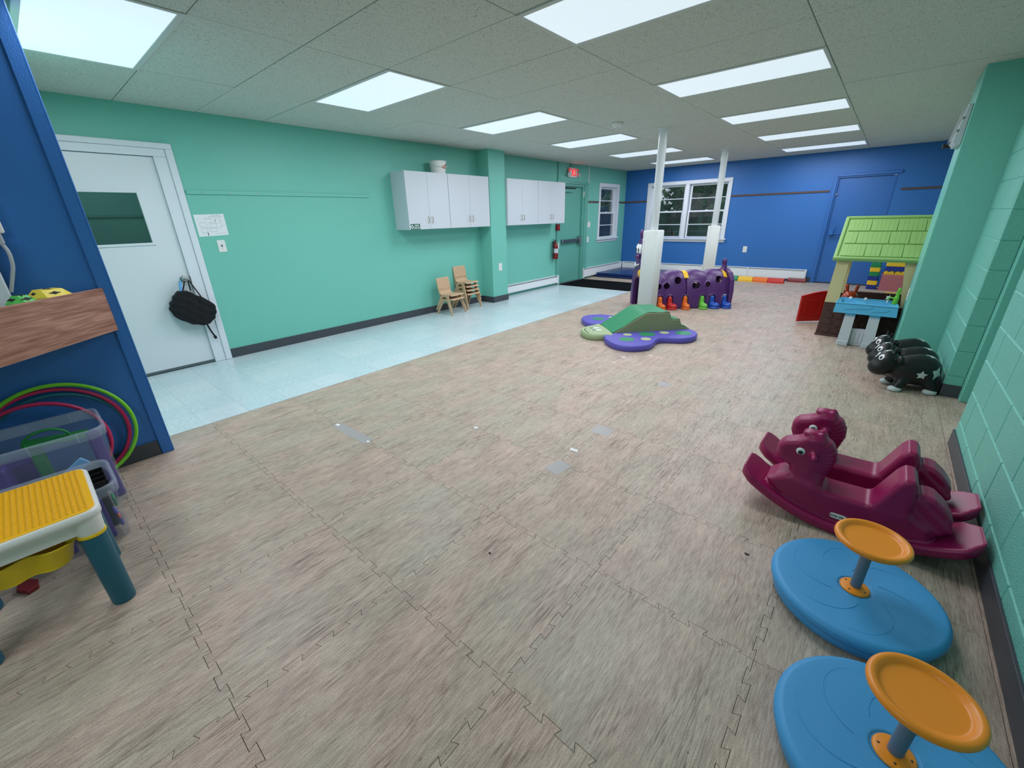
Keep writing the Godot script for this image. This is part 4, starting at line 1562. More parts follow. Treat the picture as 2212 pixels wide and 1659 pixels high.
# ------------------------------------------------------------------ stacking chairs
func make_chair() -> Node3D:
	# faces +x, origin on the floor between the legs
	var t := thing("child_chair", "tan plastic child chair, lower of the two-chair stack", "chair", Vector3.ZERO, 0.0, "stacked tan chairs")
	var s := ST()
	# seat shell: a sheet swept from the front edge to the top of the back
	var path := [Vector2(0.155, 0.232), Vector2(0.145, 0.243), Vector2(0.10, 0.246), Vector2(0.0, 0.240), Vector2(-0.07, 0.243), Vector2(-0.105, 0.262), Vector2(-0.118, 0.30)]
	var sp := smooth_path(path, 4)
	sheet(s, sp, func(t: float) -> float: return lerpf(0.145, 0.128, t), 0.012)
	obj("seat", s, M["chair"], t)
	s = ST()
	var bp := smooth_path([Vector2(-0.122, 0.318), Vector2(-0.130, 0.36), Vector2(-0.142, 0.42), Vector2(-0.152, 0.475), Vector2(-0.158, 0.487)], 4)
	sheet(s, bp, func(t: float) -> float: return 0.128 + 0.012 * sin(t * PI) - (0.03 * maxf(0.0, t - 0.85) / 0.15), 0.012)
	for z in [-1, 1]:
		tube(s, [Vector3(-0.114, 0.285, z * 0.112), Vector3(-0.125, 0.33, z * 0.114)], 0.012, 6)
	obj("backrest", s, M["chair"], t)
	for z in [-1, 1]:
		for f in [0, 1]:
			var a := Vector3(0.06, 0.238, z * 0.14) if f else Vector3(-0.04, 0.238, z * 0.135)
			var b := Vector3(0.155, 0.0, z * 0.165) if f else Vector3(-0.165, 0.0, z * 0.16)
			var lg := ST()
			taper_bar(lg, a, b, Vector2(0.05, 0.02), Vector2(0.028, 0.016))
			obj("leg", lg, M["chair"], t)
	s = ST()
	for z in [-1, 1]:
		box(s, Vector3(0.015, 0.222, z * 0.138), Vector3(0.18, 0.03, 0.012), 0.004)
	obj("side_rail", s, M["chair"], t)
	return t

func taper_bar(s: SurfaceTool, a: Vector3, b: Vector3, wa: Vector2, wb: Vector2) -> void:
	var ra := []
	var rb := []
	for q in [Vector2(-1, -1), Vector2(1, -1), Vector2(1, 1), Vector2(-1, 1)]:
		ra.append(a + Vector3(q.x * wa.x / 2, 0, q.y * wa.y / 2))
		rb.append(b + Vector3(q.x * wb.x / 2, 0, q.y * wb.y / 2))
	var mid := (a + b) / 2
	for i in 4:
		var j := (i + 1) % 4
		q_fix(s, [ra[i], ra[j], rb[j], rb[i]], (ra[i] + ra[j] + rb[i] + rb[j]) / 4 - mid)
	q_fix(s, ra, a - b)
	q_fix(s, rb, b - a)

# bent sheet: path in x, y; half width from t along it; thickness
func sheet(s: SurfaceTool, path: Array, hw: Callable, th: float) -> void:
	var n := path.size()
	var rows := []
	for i in n:
		var d: Vector2 = (path[mini(i + 1, n - 1)] - path[maxi(i - 1, 0)]).normalized()
		var nr := Vector2(-d.y, d.x)
		var w: float = hw.call(float(i) / (n - 1))
		var up: Vector2 = path[i] + nr * th / 2
		var dn: Vector2 = path[i] - nr * th / 2
		rows.append([Vector3(up.x, up.y, -w), Vector3(up.x, up.y, w), Vector3(dn.x, dn.y, w), Vector3(dn.x, dn.y, -w)])
	s.set_smooth_group(1)
	for i in n - 1:
		var mid: Vector3 = (rows[i][0] + rows[i][2] + rows[i + 1][0] + rows[i + 1][2]) / 4
		for e in 4:
			var f := (e + 1) % 4
			s.set_smooth_group(1 + e)
			var q := [rows[i][e], rows[i][f], rows[i + 1][f], rows[i + 1][e]]
			q_fix(s, q, (q[0] + q[1] + q[2] + q[3]) / 4 - mid)
	s.set_smooth_group(-1)
	q_fix(s, rows[0], rows[0][0] - rows[1][0])
	q_fix(s, rows[n - 1], rows[n - 1][0] - rows[n - 2][0])

func build_chairs() -> void:
	var c := make_chair()
	c.set_meta("base_name", "child_chair")
	var a := Vector3(0.292, 0, -4.392)
	c.position = a
	c.rotation.y = 0.10
	var d := dup(c, "tan plastic child chair on top of the two-chair stack")
	d.position = a + Vector3(-0.008, 0.062, 0.003)
	var b := Vector3(0.165, 0, -4.873)
	var l := ["tan plastic child chair, lowest of the four-chair stack", "tan plastic child chair, second up in the four-chair stack", "tan plastic child chair, third up in the four-chair stack", "tan plastic child chair on top of the four-chair stack"]
	for k in 4:
		var e := dup(c, l[k])
		e.position = b + Vector3(-0.003 * k, 0.062 * k, 0.003 * k)
		e.rotation.y = 0.03

# ------------------------------------------------------------------ caterpillar tunnel
func tunnel_outer(p: Vector3, grow := 0.0) -> float:
	var t := fposmod(p.x + 0.26, 0.325) / 0.325
	var b := 1.0 - 0.075 * pow(absf(2.0 * t - 1.0), 2.6)
	var y := maxf(p.y, 0.0)
	var q := pow(pow(absf(p.z) / (0.278 * b + grow), 2.4) + pow(y / (0.572 * b + grow), 2.4), 1.0 / 2.4)
	return (q - 1.0) * 0.30

const HOLES := [[-0.05, 0.345, 0.042, 1.0], [0.074, 0.351, 0.045, 1.0], [0.248, 0.430, 0.052, 1.0], [0.533, 0.352, 0.052, 1.15], [0.722, 0.360, 0.043, 0.85], [0.887, 0.433, 0.050, 1.0]]
const FEET := [[-0.02, "toy_orange", 0.35], [0.135, "toy_red", 0.75], [0.375, "toy_orange", 0.1], [0.64, "toy_green", 0.25], [0.80, "toy_blue", 0.85], [0.995, "toy_blue", 0.6]]

func tunnel(p: Vector3) -> float:
	var o := tunnel_outer(p)
	var rim := 1.0
	for h in HOLES:
		rim = minf(rim, Vector2((p.x - h[0]) / h[3], p.y - h[1]).length() - h[2])
	for f in FEET:
		var y := clampf(p.y, 0.0, 0.165)
		rim = minf(rim, Vector2(p.x - f[0], p.y - y).length() - 0.046)
	if absf(p.z) < 0.05:
		rim = 1.0
	var lip := smoothstep(0.022, 0.006, rim)
	o -= 0.010 * lip
	var seam := minf(absf(p.x - 0.39), absf(p.x - 1.035))
	o += 0.012 * smoothstep(0.012, 0.0, seam)
	var d := maxf(o, -(tunnel_outer(p, -0.024)))
	d = maxf(d, -rim)
	d = maxf(d, maxf(-0.26 - p.x, p.x - 1.05))
	return maxf(d, -p.y)

func boot(s_turn: float) -> ArrayMesh:
	var f := func(p: Vector3) -> float:
		var d := cap(p, Vector3(0, 0.05, 0), Vector3(0, 0.165, -0.005), 0.043, 0.034)
		var dir := Vector3(sin(s_turn), 0, cos(s_turn))
		d = smin(d, ell(p, Vector3(0, 0.05, 0) + dir * 0.055, Vector3(0.05, 0.042, 0.05) + dir.abs() * 0.025), 0.02)
		var sole := ell(p, Vector3(0, 0.012, 0) + dir * 0.045, Vector3(0.06, 0.022, 0.06) + dir.abs() * 0.032)
		d = smin(d, sole, 0.006)
		return maxf(d, -p.y)
	return nets(f, Vector3(-0.16, -0.012, -0.09), Vector3(0.16, 0.215, 0.17), 0.009)

func build_caterpillar() -> void:
	var t := thing("caterpillar_tunnel", "purple plastic caterpillar crawl tunnel with coloured boots behind the padded post", "play tunnel")
	var d := Vector3(0.755, 0, -0.656).normalized()
	var n := d.cross(Vector3.UP)
	t.transform = Transform3D(Basis(d, Vector3.UP, n), Vector3(2.915, 0, -6.445) - n * 0.30)
	obj("tunnel_body", nets(tunnel, Vector3(-0.29, -0.02, -0.32), Vector3(1.08, 0.62, 0.32), 0.0115), M["purple_plastic"], t)
	var k := 0
	for f in FEET:
		var me := boot(f[2])
		obj("boot", me, M[f[1]], t, Vector3(f[0], 0, 0.262))
		var o := obj("boot", me, M[["toy_red", "toy_orange", "toy_blue", "toy_green", "toy_red", "toy_orange"][k]], t, Vector3(f[0], 0, -0.262))
		o.rotation.y = PI
		k += 1
	# front boots in red beside the entrance
	var fb := boot(-0.6)
	obj("boot", fb, M["toy_red"], t, Vector3(-0.25, 0, 0.262))
	var ob := obj("boot", fb, M["toy_red"], t, Vector3(-0.25, 0, -0.30))
	ob.rotation.y = PI
	# yellow straps across the back
	for x in [0.39, 1.0]:
		var s := ST()
		var rows := []
		for i in 5:
			var a := lerpf(-0.25, 0.62, i / 4.0)
			var row := []
			for dx in [-0.035, 0.035]:
				var p := Vector3(x + dx, 0.57 * cos(a), 0.3 * sin(a))
				for it in 30:
					p -= Vector3(0, cos(a), sin(a)) * tunnel_outer(p) * 0.6
				row.append(p + Vector3(0, cos(a), sin(a)) * 0.009)
			rows.append(row)
		for i in 4:
			q_fix(s, [rows[i][0], rows[i][1], rows[i + 1][1], rows[i + 1][0]], Vector3(0, 1, 0.4))
			q_fix(s, [rows[i][0] - Vector3(0, 0.006, 0.002), rows[i][1] - Vector3(0, 0.006, 0.002), rows[i + 1][1] - Vector3(0, 0.006, 0.002), rows[i + 1][0] - Vector3(0, 0.006, 0.002)], Vector3(0, -1, -0.4))
		obj("yellow_clip", s, M["toy_yellow"], t)
	# head panel with the entrance arch
	var half := [Vector2(0.315, 0.0), Vector2(0.325, 0.25), Vector2(0.30, 0.44), Vector2(0.22, 0.58), Vector2(0.165, 0.66), Vector2(0.175, 0.74), Vector2(0.165, 0.84), Vector2(0.15, 0.95), Vector2(0.10, 1.03), Vector2(0.04, 1.055)]
	var poly := PackedVector2Array()
	for p in half:
		poly.append(p)
	for i in range(half.size() - 1, -1, -1):
		poly.append(Vector2(-half[i].x, half[i].y))
	for p in [Vector2(-0.205, 0.0), Vector2(-0.205, 0.28), Vector2(-0.16, 0.40), Vector2(-0.08, 0.46), Vector2(0.08, 0.46), Vector2(0.16, 0.40), Vector2(0.205, 0.28), Vector2(0.205, 0.0)]:
		poly.append(p)
	var hs := ST()
	var hx := Transform3D(Basis(Vector3(0, 0, 1), Vector3(0, 1, 0), Vector3(-1, 0, 0)), Vector3(-0.255, 0, 0))
	prism(hs, poly, 0.075, hx, 0.012)
	obj("head_panel", hs, M["purple_plastic"], t)
	for z in [-1, 1]:
		var e := ST()
		lathe(e, soft([Vector2(0, 0.075), Vector2(0.03, 0.05), Vector2(0.034, 0.0), Vector2(0.02, -0.06), Vector2(0.012, -0.09), Vector2(0, -0.09)], 0.02), 14, Transform3D(Basis(Vector3(1, 0, 0), z * 0.12), Vector3(-0.29, 1.115, z * 0.085)))
		obj("feeler", e, M["purple_plastic"], t)
		var ey := nets(func(p: Vector3) -> float: return ell(p, Vector3.ZERO, Vector3(0.034, 0.075, 0.052)), Vector3(-0.05, -0.09, -0.07), Vector3(0.05, 0.09, 0.07), 0.010)
		var eo := obj("eye", ey, M["eye_white"], t, Vector3(-0.335, 0.905, z * 0.058))
		obj("pupil", nets(func(p: Vector3) -> float: return ell(p, Vector3.ZERO, Vector3(0.012, 0.03, 0.02)), Vector3(-0.02, -0.04, -0.03), Vector3(0.02, 0.04, 0.03), 0.006), M["pupil"], eo, Vector3(-0.030, -0.01, 0.0))
	obj("nose", nets(func(p: Vector3) -> float: return smin(ell(p, Vector3(0.0, 0, 0), Vector3(0.055, 0.045, 0.07)), ell(p, Vector3(0.025, -0.09, 0), Vector3(0.035, 0.085, 0.10)), 0.03), Vector3(-0.12, -0.22, -0.14), Vector3(0.10, 0.08, 0.14), 0.014), M["purple_plastic"], t, Vector3(-0.345, 0.79, 0))
	var mo := ST()
	var mp := []
	for i in 9:
		var a := lerpf(-1.0, 1.0, i / 8.0)
		mp.append(Vector3(-0.372 + 0.02 * a * a, 0.655 + 0.03 * a * a, a * 0.09))
	tube(mo, mp, 0.011, 8)
	obj("mouth", mo, M["eye_white"], t)
	var bu := ST()
	lathe(bu, soft([Vector2(0, 0.028), Vector2(0.035, 0.026), Vector2(0.055, 0.012), Vector2(0.057, 0.0), Vector2(0, 0)], 0.008), 24, Transform3D(Basis(Vector3(0, 0, 1), PI / 2), Vector3(-0.328, 0.545, 0.10)))
	obj("badge", bu, M["toy_yellow"], t)
	# tail end
	var tp := PackedVector2Array()
	for p in [Vector2(0.29, 0.0), Vector2(0.30, 0.25), Vector2(0.27, 0.43), Vector2(0.19, 0.535), Vector2(0.07, 0.58)]:
		tp.append(p)
	for p in [Vector2(-0.07, 0.58), Vector2(-0.19, 0.535), Vector2(-0.27, 0.43), Vector2(-0.30, 0.25), Vector2(-0.29, 0.0)]:
		tp.append(p)
	for p in [Vector2(-0.19, 0.0), Vector2(-0.19, 0.28), Vector2(-0.14, 0.38), Vector2(-0.07, 0.43), Vector2(0.07, 0.43), Vector2(0.14, 0.38), Vector2(0.19, 0.28), Vector2(0.19, 0.0)]:
		tp.append(p)
	var ts := ST()
	prism(ts, tp, 0.06, Transform3D(Basis(Vector3(0, 0, 1), Vector3(0, 1, 0), Vector3(-1, 0, 0)), Vector3(1.105, 0, 0)), 0.012)
	obj("tail_panel", ts, M["purple_plastic"], t)
	obj("tail", nets(func(p: Vector3) -> float: return smin(smin(cap(p, Vector3(-0.02, 0.0, 0), Vector3(0.0, 0.07, 0), 0.065, 0.032), cap(p, Vector3(0, 0.07, 0), Vector3(-0.005, 0.13, 0), 0.032, 0.028), 0.03), ell(p, Vector3(-0.01, 0.155, 0), Vector3(0.038, 0.048, 0.038)), 0.02), Vector3(-0.12, -0.1, -0.1), Vector3(0.1, 0.23, 0.1), 0.011), M["purple_plastic"], t, Vector3(1.045, 0.53, 0))

# ------------------------------------------------------------------ foam turtle climber
func build_turtle() -> void:
	var t := thing("foam_turtle", "soft foam turtle climber with green wedge shell and purple spotted pads", "climber")
	var l := Vector3(0.683, 0, -0.731).normalized()
	t.transform = Transform3D(Basis(l, Vector3.UP, l.cross(Vector3.UP)), Vector3(3.097, 0, -4.501))
	var prof := [Vector2(0.0, 0.062), Vector2(0.405, 0.296), Vector2(0.68, 0.290), Vector2(0.700, 0.282), Vector2(0.722, 0.205), Vector2(0.825, 0.196), Vector2(0.842, 0.188), Vector2(0.868, 0.112), Vector2(0.985, 0.072)]
	var poly := [Vector2(0.0, 0.0)]
	poly.append_array(prof)
	poly.append(Vector2(0.985, 0.0))
	var s := ST()
	prism(s, poly, 0.50, Transform3D(Basis.IDENTITY, Vector3(0, 0, -0.50)), 0.008)
	obj("wedge_core", s, M["vinyl_olive"], t)
	s = ST()
	var fine := []
	for i in prof.size() - 1:
		var m := 6 if i < 2 else 2
		for k in m:
			fine.append(prof[i].lerp(prof[i + 1], float(k) / m))
	fine.append(prof[-1])
	var r := RandomNumberGenerator.new()
	r.seed = 3
	var rows := []
	for i in fine.size():
		var row := []
		for k in 9:
			var wob := 0.003 * sin(i * 1.7 + k * 0.9) + r.randf_range(-0.0012, 0.0012)
			row.append(Vector3(fine[i].x, fine[i].y + 0.007 + wob, lerpf(-0.494, -0.006, k / 8.0)))
		rows.append(row)
	s.set_smooth_group(1)
	for i in rows.size() - 1:
		for k in 8:
			q_fix(s, [rows[i][k], rows[i][k + 1], rows[i + 1][k + 1], rows[i + 1][k]], Vector3(0.2, 1, 0))
	obj("shell_cover", s, M["vinyl_green"], t)
	var outline := smooth_path([Vector2(-0.10, 0.02), Vector2(-0.15, 0.12), Vector2(-0.165, 0.26), Vector2(-0.14, 0.42), Vector2(-0.05, 0.535), Vector2(0.08, 0.572), Vector2(0.22, 0.545), Vector2(0.315, 0.46), Vector2(0.385, 0.365), Vector2(0.47, 0.31), Vector2(0.58, 0.33), Vector2(0.70, 0.37), Vector2(0.83, 0.345), Vector2(0.935, 0.26), Vector2(1.00, 0.13), Vector2(1.0, 0.03), Vector2(0.97, -0.01), Vector2(0.8, -0.015), Vector2(0.4, -0.015), Vector2(0.05, -0.015)], 4, true)
	var dots := [[0.064, 0.285, 0.085, "vinyl_green"], [0.148, 0.091, 0.052, "vinyl_beige"], [0.38, 0.12, 0.095, "vinyl_green"], [0.282, 0.317, 0.058, "vinyl_beige"], [0.608, 0.093, 0.056, "vinyl_beige"], [0.816, 0.157, 0.090, "vinyl_green"]]
	for side in [1, -1]:
		var pts := PackedVector2Array()
		for p in outline:
			var z: float = p.y if side > 0 else -0.5 - p.y
			pts.append(Vector2(p.x, -z))
		s = ST()
		prism(s, pts, 0.068, lay(), 0.010, true)
		var pad := obj("flipper_pad", s, M["vinyl_purple"], t)
		for q in dots:
			var z: float = q[1] if side > 0 else -0.5 - q[1]
			s = ST()
			prism(s, circle(Vector2(q[0], -z), q[2], 28), 0.002, lay(0.0675))
			obj("spot", s, M[q[3]], pad)
	s = ST()
	prism(s, smooth_path([Vector2(-0.012, -0.045), Vector2(-0.12, -0.06), Vector2(-0.25, -0.04), Vector2(-0.325, 0.05), Vector2(-0.345, 0.15), Vector2(-0.325, 0.28), Vector2(-0.25, 0.37), Vector2(-0.12, 0.435), Vector2(-0.012, 0.455)], 4, true), 0.075, lay(), 0.014, true)
	var head := obj("head_pad", s, M["vinyl_sage"], t)
	for q in [[-0.155, 0.165], [-0.16, 0.272]]:
		s = ST()
		prism(s, circle(Vector2(q[0], q[1]), 0.075, 20, 0.030), 0.0025, lay(0.0745))
		var e := obj("eye", s, M["eye_white"], head)
		s = ST()
		prism(s, circle(Vector2(q[0] - 0.03, q[1]), 0.032, 16, 0.014), 0.002, lay(0.077))
		obj("pupil", s, M["pupil"], e)
	s = ST()
	tube(s, smooth_path([Vector3(-0.29, 0.073, -0.06), Vector3(-0.30, 0.073, -0.12), Vector3(-0.295, 0.073, -0.2), Vector3(-0.27, 0.073, -0.27)], 4), 0.006, 6)
	obj("smile", s, M["print_black"], head)

# ------------------------------------------------------------------ far end of the room
func build_far_things() -> void:
	tag(obj("entrance_mat", bx(Vector3(0.055, 0.0005, -8.775), Vector3(1.735, 0.011, -7.76), 0.004), M["black_carpet"]), "black ribbed entrance mat on the floor by the exit door".replace("ribbed ", ""), "mat")
	var g := thing("gym_mat", "folded dark blue gym mat on the floor in the far corner", "gym mat", Vector3(0.79, 0, -9.97))
	for k in 2:
		var s := ST()
		box(s, Vector3(0, 0.027 + 0.053 * k, 0), Vector3(1.38, 0.051, 1.34 - 0.02 * k), 0.014)
		obj("mat_panel", s, M["vinyl_blue"], g)
	for x in [-0.23, 0.23]:
		obj("seam", bx(Vector3(x - 0.004, 0.104, -0.65), Vector3(x + 0.004, 0.1065, 0.65), 0.001), M["toy_navy"], g)
	# foam balance beam in coloured lengths
	var b := thing("balance_beam", "low foam balance beam in green, yellow, orange and red along the heater", "balance beam", Vector3(0, 0, -10.33))
	for a in [[2.36, 2.72, "toy_dark_green"], [2.725, 3.08, "toy_dark_green"], [3.085, 3.37, "toy_yellow"], [3.375, 3.655, "toy_orange"], [3.66, 3.95, "toy_red"]]:
		var s := ST()
		prism(s, [Vector2(-0.09, 0), Vector2(0.09, 0), Vector2(0.085, 0.035), Vector2(0.055, 0.095), Vector2(-0.055, 0.095), Vector2(-0.085, 0.035)], a[1] - a[0], Transform3D(Basis(Vector3(0, 0, 1), Vector3(0, 1, 0), Vector3(-1, 0, 0)), Vector3(a[1], 0, 0)), 0.006)
		obj("beam_length", s, M[a[2]], b)
	var s2 := ST()
	prism(s2, [Vector2(-0.05, 0), Vector2(0.05, 0), Vector2(0.045, 0.035), Vector2(0.03, 0.07), Vector2(-0.045, 0.075)], 0.33, Transform3D(Basis(Vector3(0, 0, 1), Vector3(0, 1, 0), Vector3(-1, 0, 0)), Vector3(4.29, 0, -10.655)), 0.005)
	tag(obj("foam_wedge", s2, M["dark_red"]), "dark red foam piece against the blue wall at the heater's end", "foam block")
	# tower of big building bricks
	var cols := ["toy_navy", "toy_yellow", "toy_navy", "toy_dark_green", "toy_yellow", "toy_dark_green"]
	var words_ := ["blue", "yellow", "blue", "green", "yellow", "green"]
	var place := ["lowest in the tower", "second up in the tower", "third up in the tower", "fourth up in the tower", "fifth up in the tower", "topmost in the tower"]
	var proto := big_brick(0.15, 0.13, 0.078)
	for k in 6:
		var o := thing("building_block", "big %s toy building block, %s beyond the playhouse" % [words_[k], place[k]], "toy block", Vector3(5.352 - 0.003 * k, 0.079 * k, -10.36), rng.randf_range(-0.03, 0.03), "big toy building blocks")
		obj("brick_body", proto[0], M[cols[k]], o)
		if k == 5:
			obj("studs", proto[1], M[cols[k]], o)
	# pink crate with more blocks
	var c := thing("pink_crate", "see-through pink plastic crate full of building blocks by the blue wall", "crate", Vector3(5.625, 0, -10.36))
	var cs := ST()
	for q in [[-0.17, -0.165, -0.13, 0.13], [0.165, 0.17, -0.13, 0.13], [-0.17, 0.17, -0.13, -0.125], [-0.17, 0.17, 0.125, 0.13]]:
		box_mm(cs, Vector3(q[0], 0.0, q[2]), Vector3(q[1], 0.285, q[3]))
	box_mm(cs, Vector3(-0.165, 0.0, -0.125), Vector3(0.165, 0.005, 0.125))
	obj("crate_wall", cs, M["pink_crate"], c)
	cs = ST()
	for q in [[-0.18, -0.165, -0.14, 0.14], [0.165, 0.18, -0.14, 0.14], [-0.18, 0.18, -0.14, -0.125], [-0.18, 0.18, 0.125, 0.14]]:
		box_mm(cs, Vector3(q[0], 0.275, q[2]), Vector3(q[1], 0.29, q[3]), 0.004)
	obj("crate_rim", cs, M["pink_crate"], c)
	var stack := [[-0.08, 0.006, "dark_red", "red"], [0.08, 0.006, "dark_red", "red"], [-0.08, 0.086, "dark_red", "red"], [0.08, 0.086, "dark_red", "red"], [-0.08, 0.166, "dark_red", "red"], [0.08, 0.166, "dark_red", "red"], [-0.08, 0.246, "toy_yellow", "yellow"], [0.075, 0.246, "toy_yellow", "yellow"], [0.0, 0.3445, "toy_navy", "blue"], [0.0, 0.4235, "toy_yellow", "yellow"]]
	var where := ["at the bottom of the pink crate", "at the bottom of the pink crate", "in the middle of the pink crate", "in the middle of the pink crate", "high inside the pink crate", "high inside the pink crate", "filling the top of the pink crate", "filling the top of the pink crate", "standing above the pink crate", "highest above the pink crate"]
	for k in stack.size():
		var q: Array = stack[k]
		var o := thing("building_block", "big %s toy building block %s" % [q[3], where[k]], "toy block", Vector3(5.625 + q[0], q[1], -10.36), 0.0, "big toy building blocks")
		var big := big_brick(0.30, 0.13, 0.078) if k >= 8 else proto
		obj("brick_body", big[0], M[q[2]], o)
		if k in [6, 7, 9]:
			obj("studs", big[1], M[q[2]], o)
	tag(obj("baseplate", bx(Vector3(5.56, 0.0, -9.98), Vector3(5.86, 0.012, -9.72), 0.003), M["toy_yellow"]), "flat yellow building plate lying on the floor beyond the playhouse", "toy plate")

func big_brick(w: float, d: float, h: float) -> Array:
	var s := ST()
	prism(s, round_rect(w, d, 0.02, 3), h, lay(), 0.005)
	s.generate_normals()
	var st := ST()
	var nx := int(round(w / 0.075))
	for i in nx:
		for k in 2:
			var cx := (i - (nx - 1) / 2.0) * 0.075
			var cz := (k - 0.5) * 0.065
			lathe(st, soft([Vector2(0, h + 0.02), Vector2(0.021, h + 0.02), Vector2(0.023, h), Vector2(0.023, h - 0.002)], 0.003), 14, Transform3D(Basis.IDENTITY, Vector3(cx, 0, cz)))
	st.generate_normals()
	return [s.commit(), st.commit()]

# ------------------------------------------------------------------ playhouse with a sink
func build_playhouse() -> void:
	var t := thing("playhouse", "small plastic playhouse with green shingle roof, cream posts and brown stone walls", "playhouse", Vector3(5.45, 0, -6.5))
	var ox := -5.45
	var oz := 6.5
	var P := func(x: float, y: float, z: float) -> Vector3: return Vector3(x + ox, y, z + oz)
	# stone lower walls
	var s := ST()
	prism(s, [Vector2(4.968 + ox, 0), Vector2(5.93 + ox, 0), Vector2(5.91 + ox, 0.405), Vector2(4.99 + ox, 0.405)], 0.05, Transform3D(Basis.IDENTITY, P.call(5.45, 0, -6.13)), 0.006)
	var front := obj("front_wall", s, M["house_brown"], t)
	var r := RandomNumberGenerator.new()
	r.seed = 12
	# stones bulging from the front: an uneven grid of rounded polygons
	var gy := [0.035, 0.12, 0.21, 0.30]
	for j in 4:
		var x := 4.985 + 0.012 * j + r.randf_range(0, 0.03)
		while x < 5.86:
			var w := r.randf_range(0.075, 0.13)
			var h := 0.075 + r.randf_range(-0.01, 0.008)
			var c := Vector2(x + w / 2 + ox, gy[j] + h / 2 + r.randf_range(-0.008, 0.008))
			var pts := PackedVector2Array()
			var n := r.randi_range(5, 6)
			var ph := r.randf() * TAU
			for k in n:
				var a := ph + TAU * k / n
				pts.append(c + Vector2(cos(a) * (w / 2 - 0.006) * 1.12, sin(a) * (h / 2 - 0.005) * 1.12))
			s = ST()
			prism(s, pts, 0.012, Transform3D(Basis.IDENTITY, Vector3(0, 0, -6.082 + oz)), 0.005)
			obj("stone", s, M["house_brown"], front)
			x += w
	obj("base_ledge", bx(P.call(4.962, 0, -6.14), P.call(5.935, 0.02, -6.068), 0.006), M["house_brown"], t)
	obj("wall_cap", bx(P.call(4.985, 0.345, -6.135), P.call(5.915, 0.41, -6.074), 0.008), M["house_brown"], t)
	obj("back_wall", bx(P.call(4.98, 0, -6.93), P.call(5.92, 0.425, -6.88), 0.006), M["house_brown"], t)
	obj("side_wall", bx(P.call(5.87, 0, -6.9), P.call(5.92, 0.41, -6.1), 0.006), M["house_brown"], t)
	obj("side_wall", bx(P.call(4.98, 0, -6.42), P.call(5.03, 0.41, -6.1), 0.006), M["house_brown"], t)
	# cream posts
	for q in [[4.99, 5.105, -6.14, -6.07], [5.60, 5.69, -6.14, -6.07], [4.995, 5.10, -6.92, -6.85], [5.80, 5.90, -6.92, -6.85]]:
		s = ST()
		var cx: float = (q[0] + q[1]) / 2
		var lean := 0.012 if cx < 5.4 else (-0.03 if q[2] > -6.5 else -0.012)
		var a := P.call(cx + (0.0 if lean > 0 else 0.055 if q[2] > -6.5 else 0.0), 0.40, (q[2] + q[3]) / 2) as Vector3
		var b := P.call(cx + lean, 0.90, (q[2] + q[3]) / 2) as Vector3
		taper_bar(s, a, b, Vector2(q[1] - q[0] + 0.012, 0.085), Vector2(q[1] - q[0] - 0.005, 0.075))
		obj("post", s, M["house_cream"], t)
	obj("window_head", bx(P.call(5.0, 0.865, -6.13), P.call(5.9, 0.905, -6.085), 0.006), M["house_cream"], t)
	obj("side_post", bx(P.call(4.995, 0.40, -6.26), P.call(5.03, 0.9, -6.14), 0.006), M["house_cream"], t)
	# gable ends
	for x in [4.985, 5.885]:
		s = ST()
		prism(s, [Vector2(-6.06 + oz, 0.885), Vector2(-6.50 + oz, 1.27), Vector2(-6.94 + oz, 0.885)], 0.03, Transform3D(Basis(Vector3(0, 0, 1), Vector3(0, 1, 0), Vector3(-1, 0, 0)), Vector3(x + 0.03 + ox, 0, 0)), 0.004)
		obj("gable", s, M["house_cream"], t)
	# roof slopes with moulded shingles
	var L := Vector2(-6.005, 0.885)
	var R := Vector2(-6.50, 1.315)
	for side in [1, -1]:
		var e0 := P.call(4.962, L.x * 0 + L.y, L.x if side == 1 else -13.0 - L.x) as Vector3
		var e1 := P.call(4.962, R.y, R.x) as Vector3
		var up := (e1 - e0).normalized()
		var len := (e1 - e0).length()
		var xf := Transform3D(Basis(Vector3.RIGHT, up, Vector3.RIGHT.cross(up)), e0) if side == 1 else Transform3D(Basis(Vector3.LEFT, up, Vector3.LEFT.cross(up)), e0 + Vector3(0.99, 0, 0))
		s = ST()
		box(s, Vector3(0.495, len / 2, -0.014), Vector3(0.99, len, 0.028), 0.006, xf)
		box(s, Vector3(0.495, 0.016, 0.006), Vector3(0.99, 0.034, 0.030), 0.008, xf)
		box(s, Vector3(0.018, len / 2, 0.006), Vector3(0.036, len, 0.024), 0.008, xf)
		box(s, Vector3(0.972, len / 2, 0.006), Vector3(0.036, len, 0.024), 0.008, xf)
		box(s, Vector3(0.495, len - 0.016, 0.006), Vector3(0.99, 0.034, 0.024), 0.008, xf)
		var rf := obj("roof_slope", s, M["roof_green"], t)
		var rows := [[0.052, 0.262, 0.395, 0.572, 0.745, 0.945], [0.052, 0.158, 0.435, 0.598, 0.80, 0.945], [0.052, 0.25, 0.475, 0.70, 0.945]]
		var v0 := 0.044
		var hgt := (len - 0.044 - 0.042) / 3.0
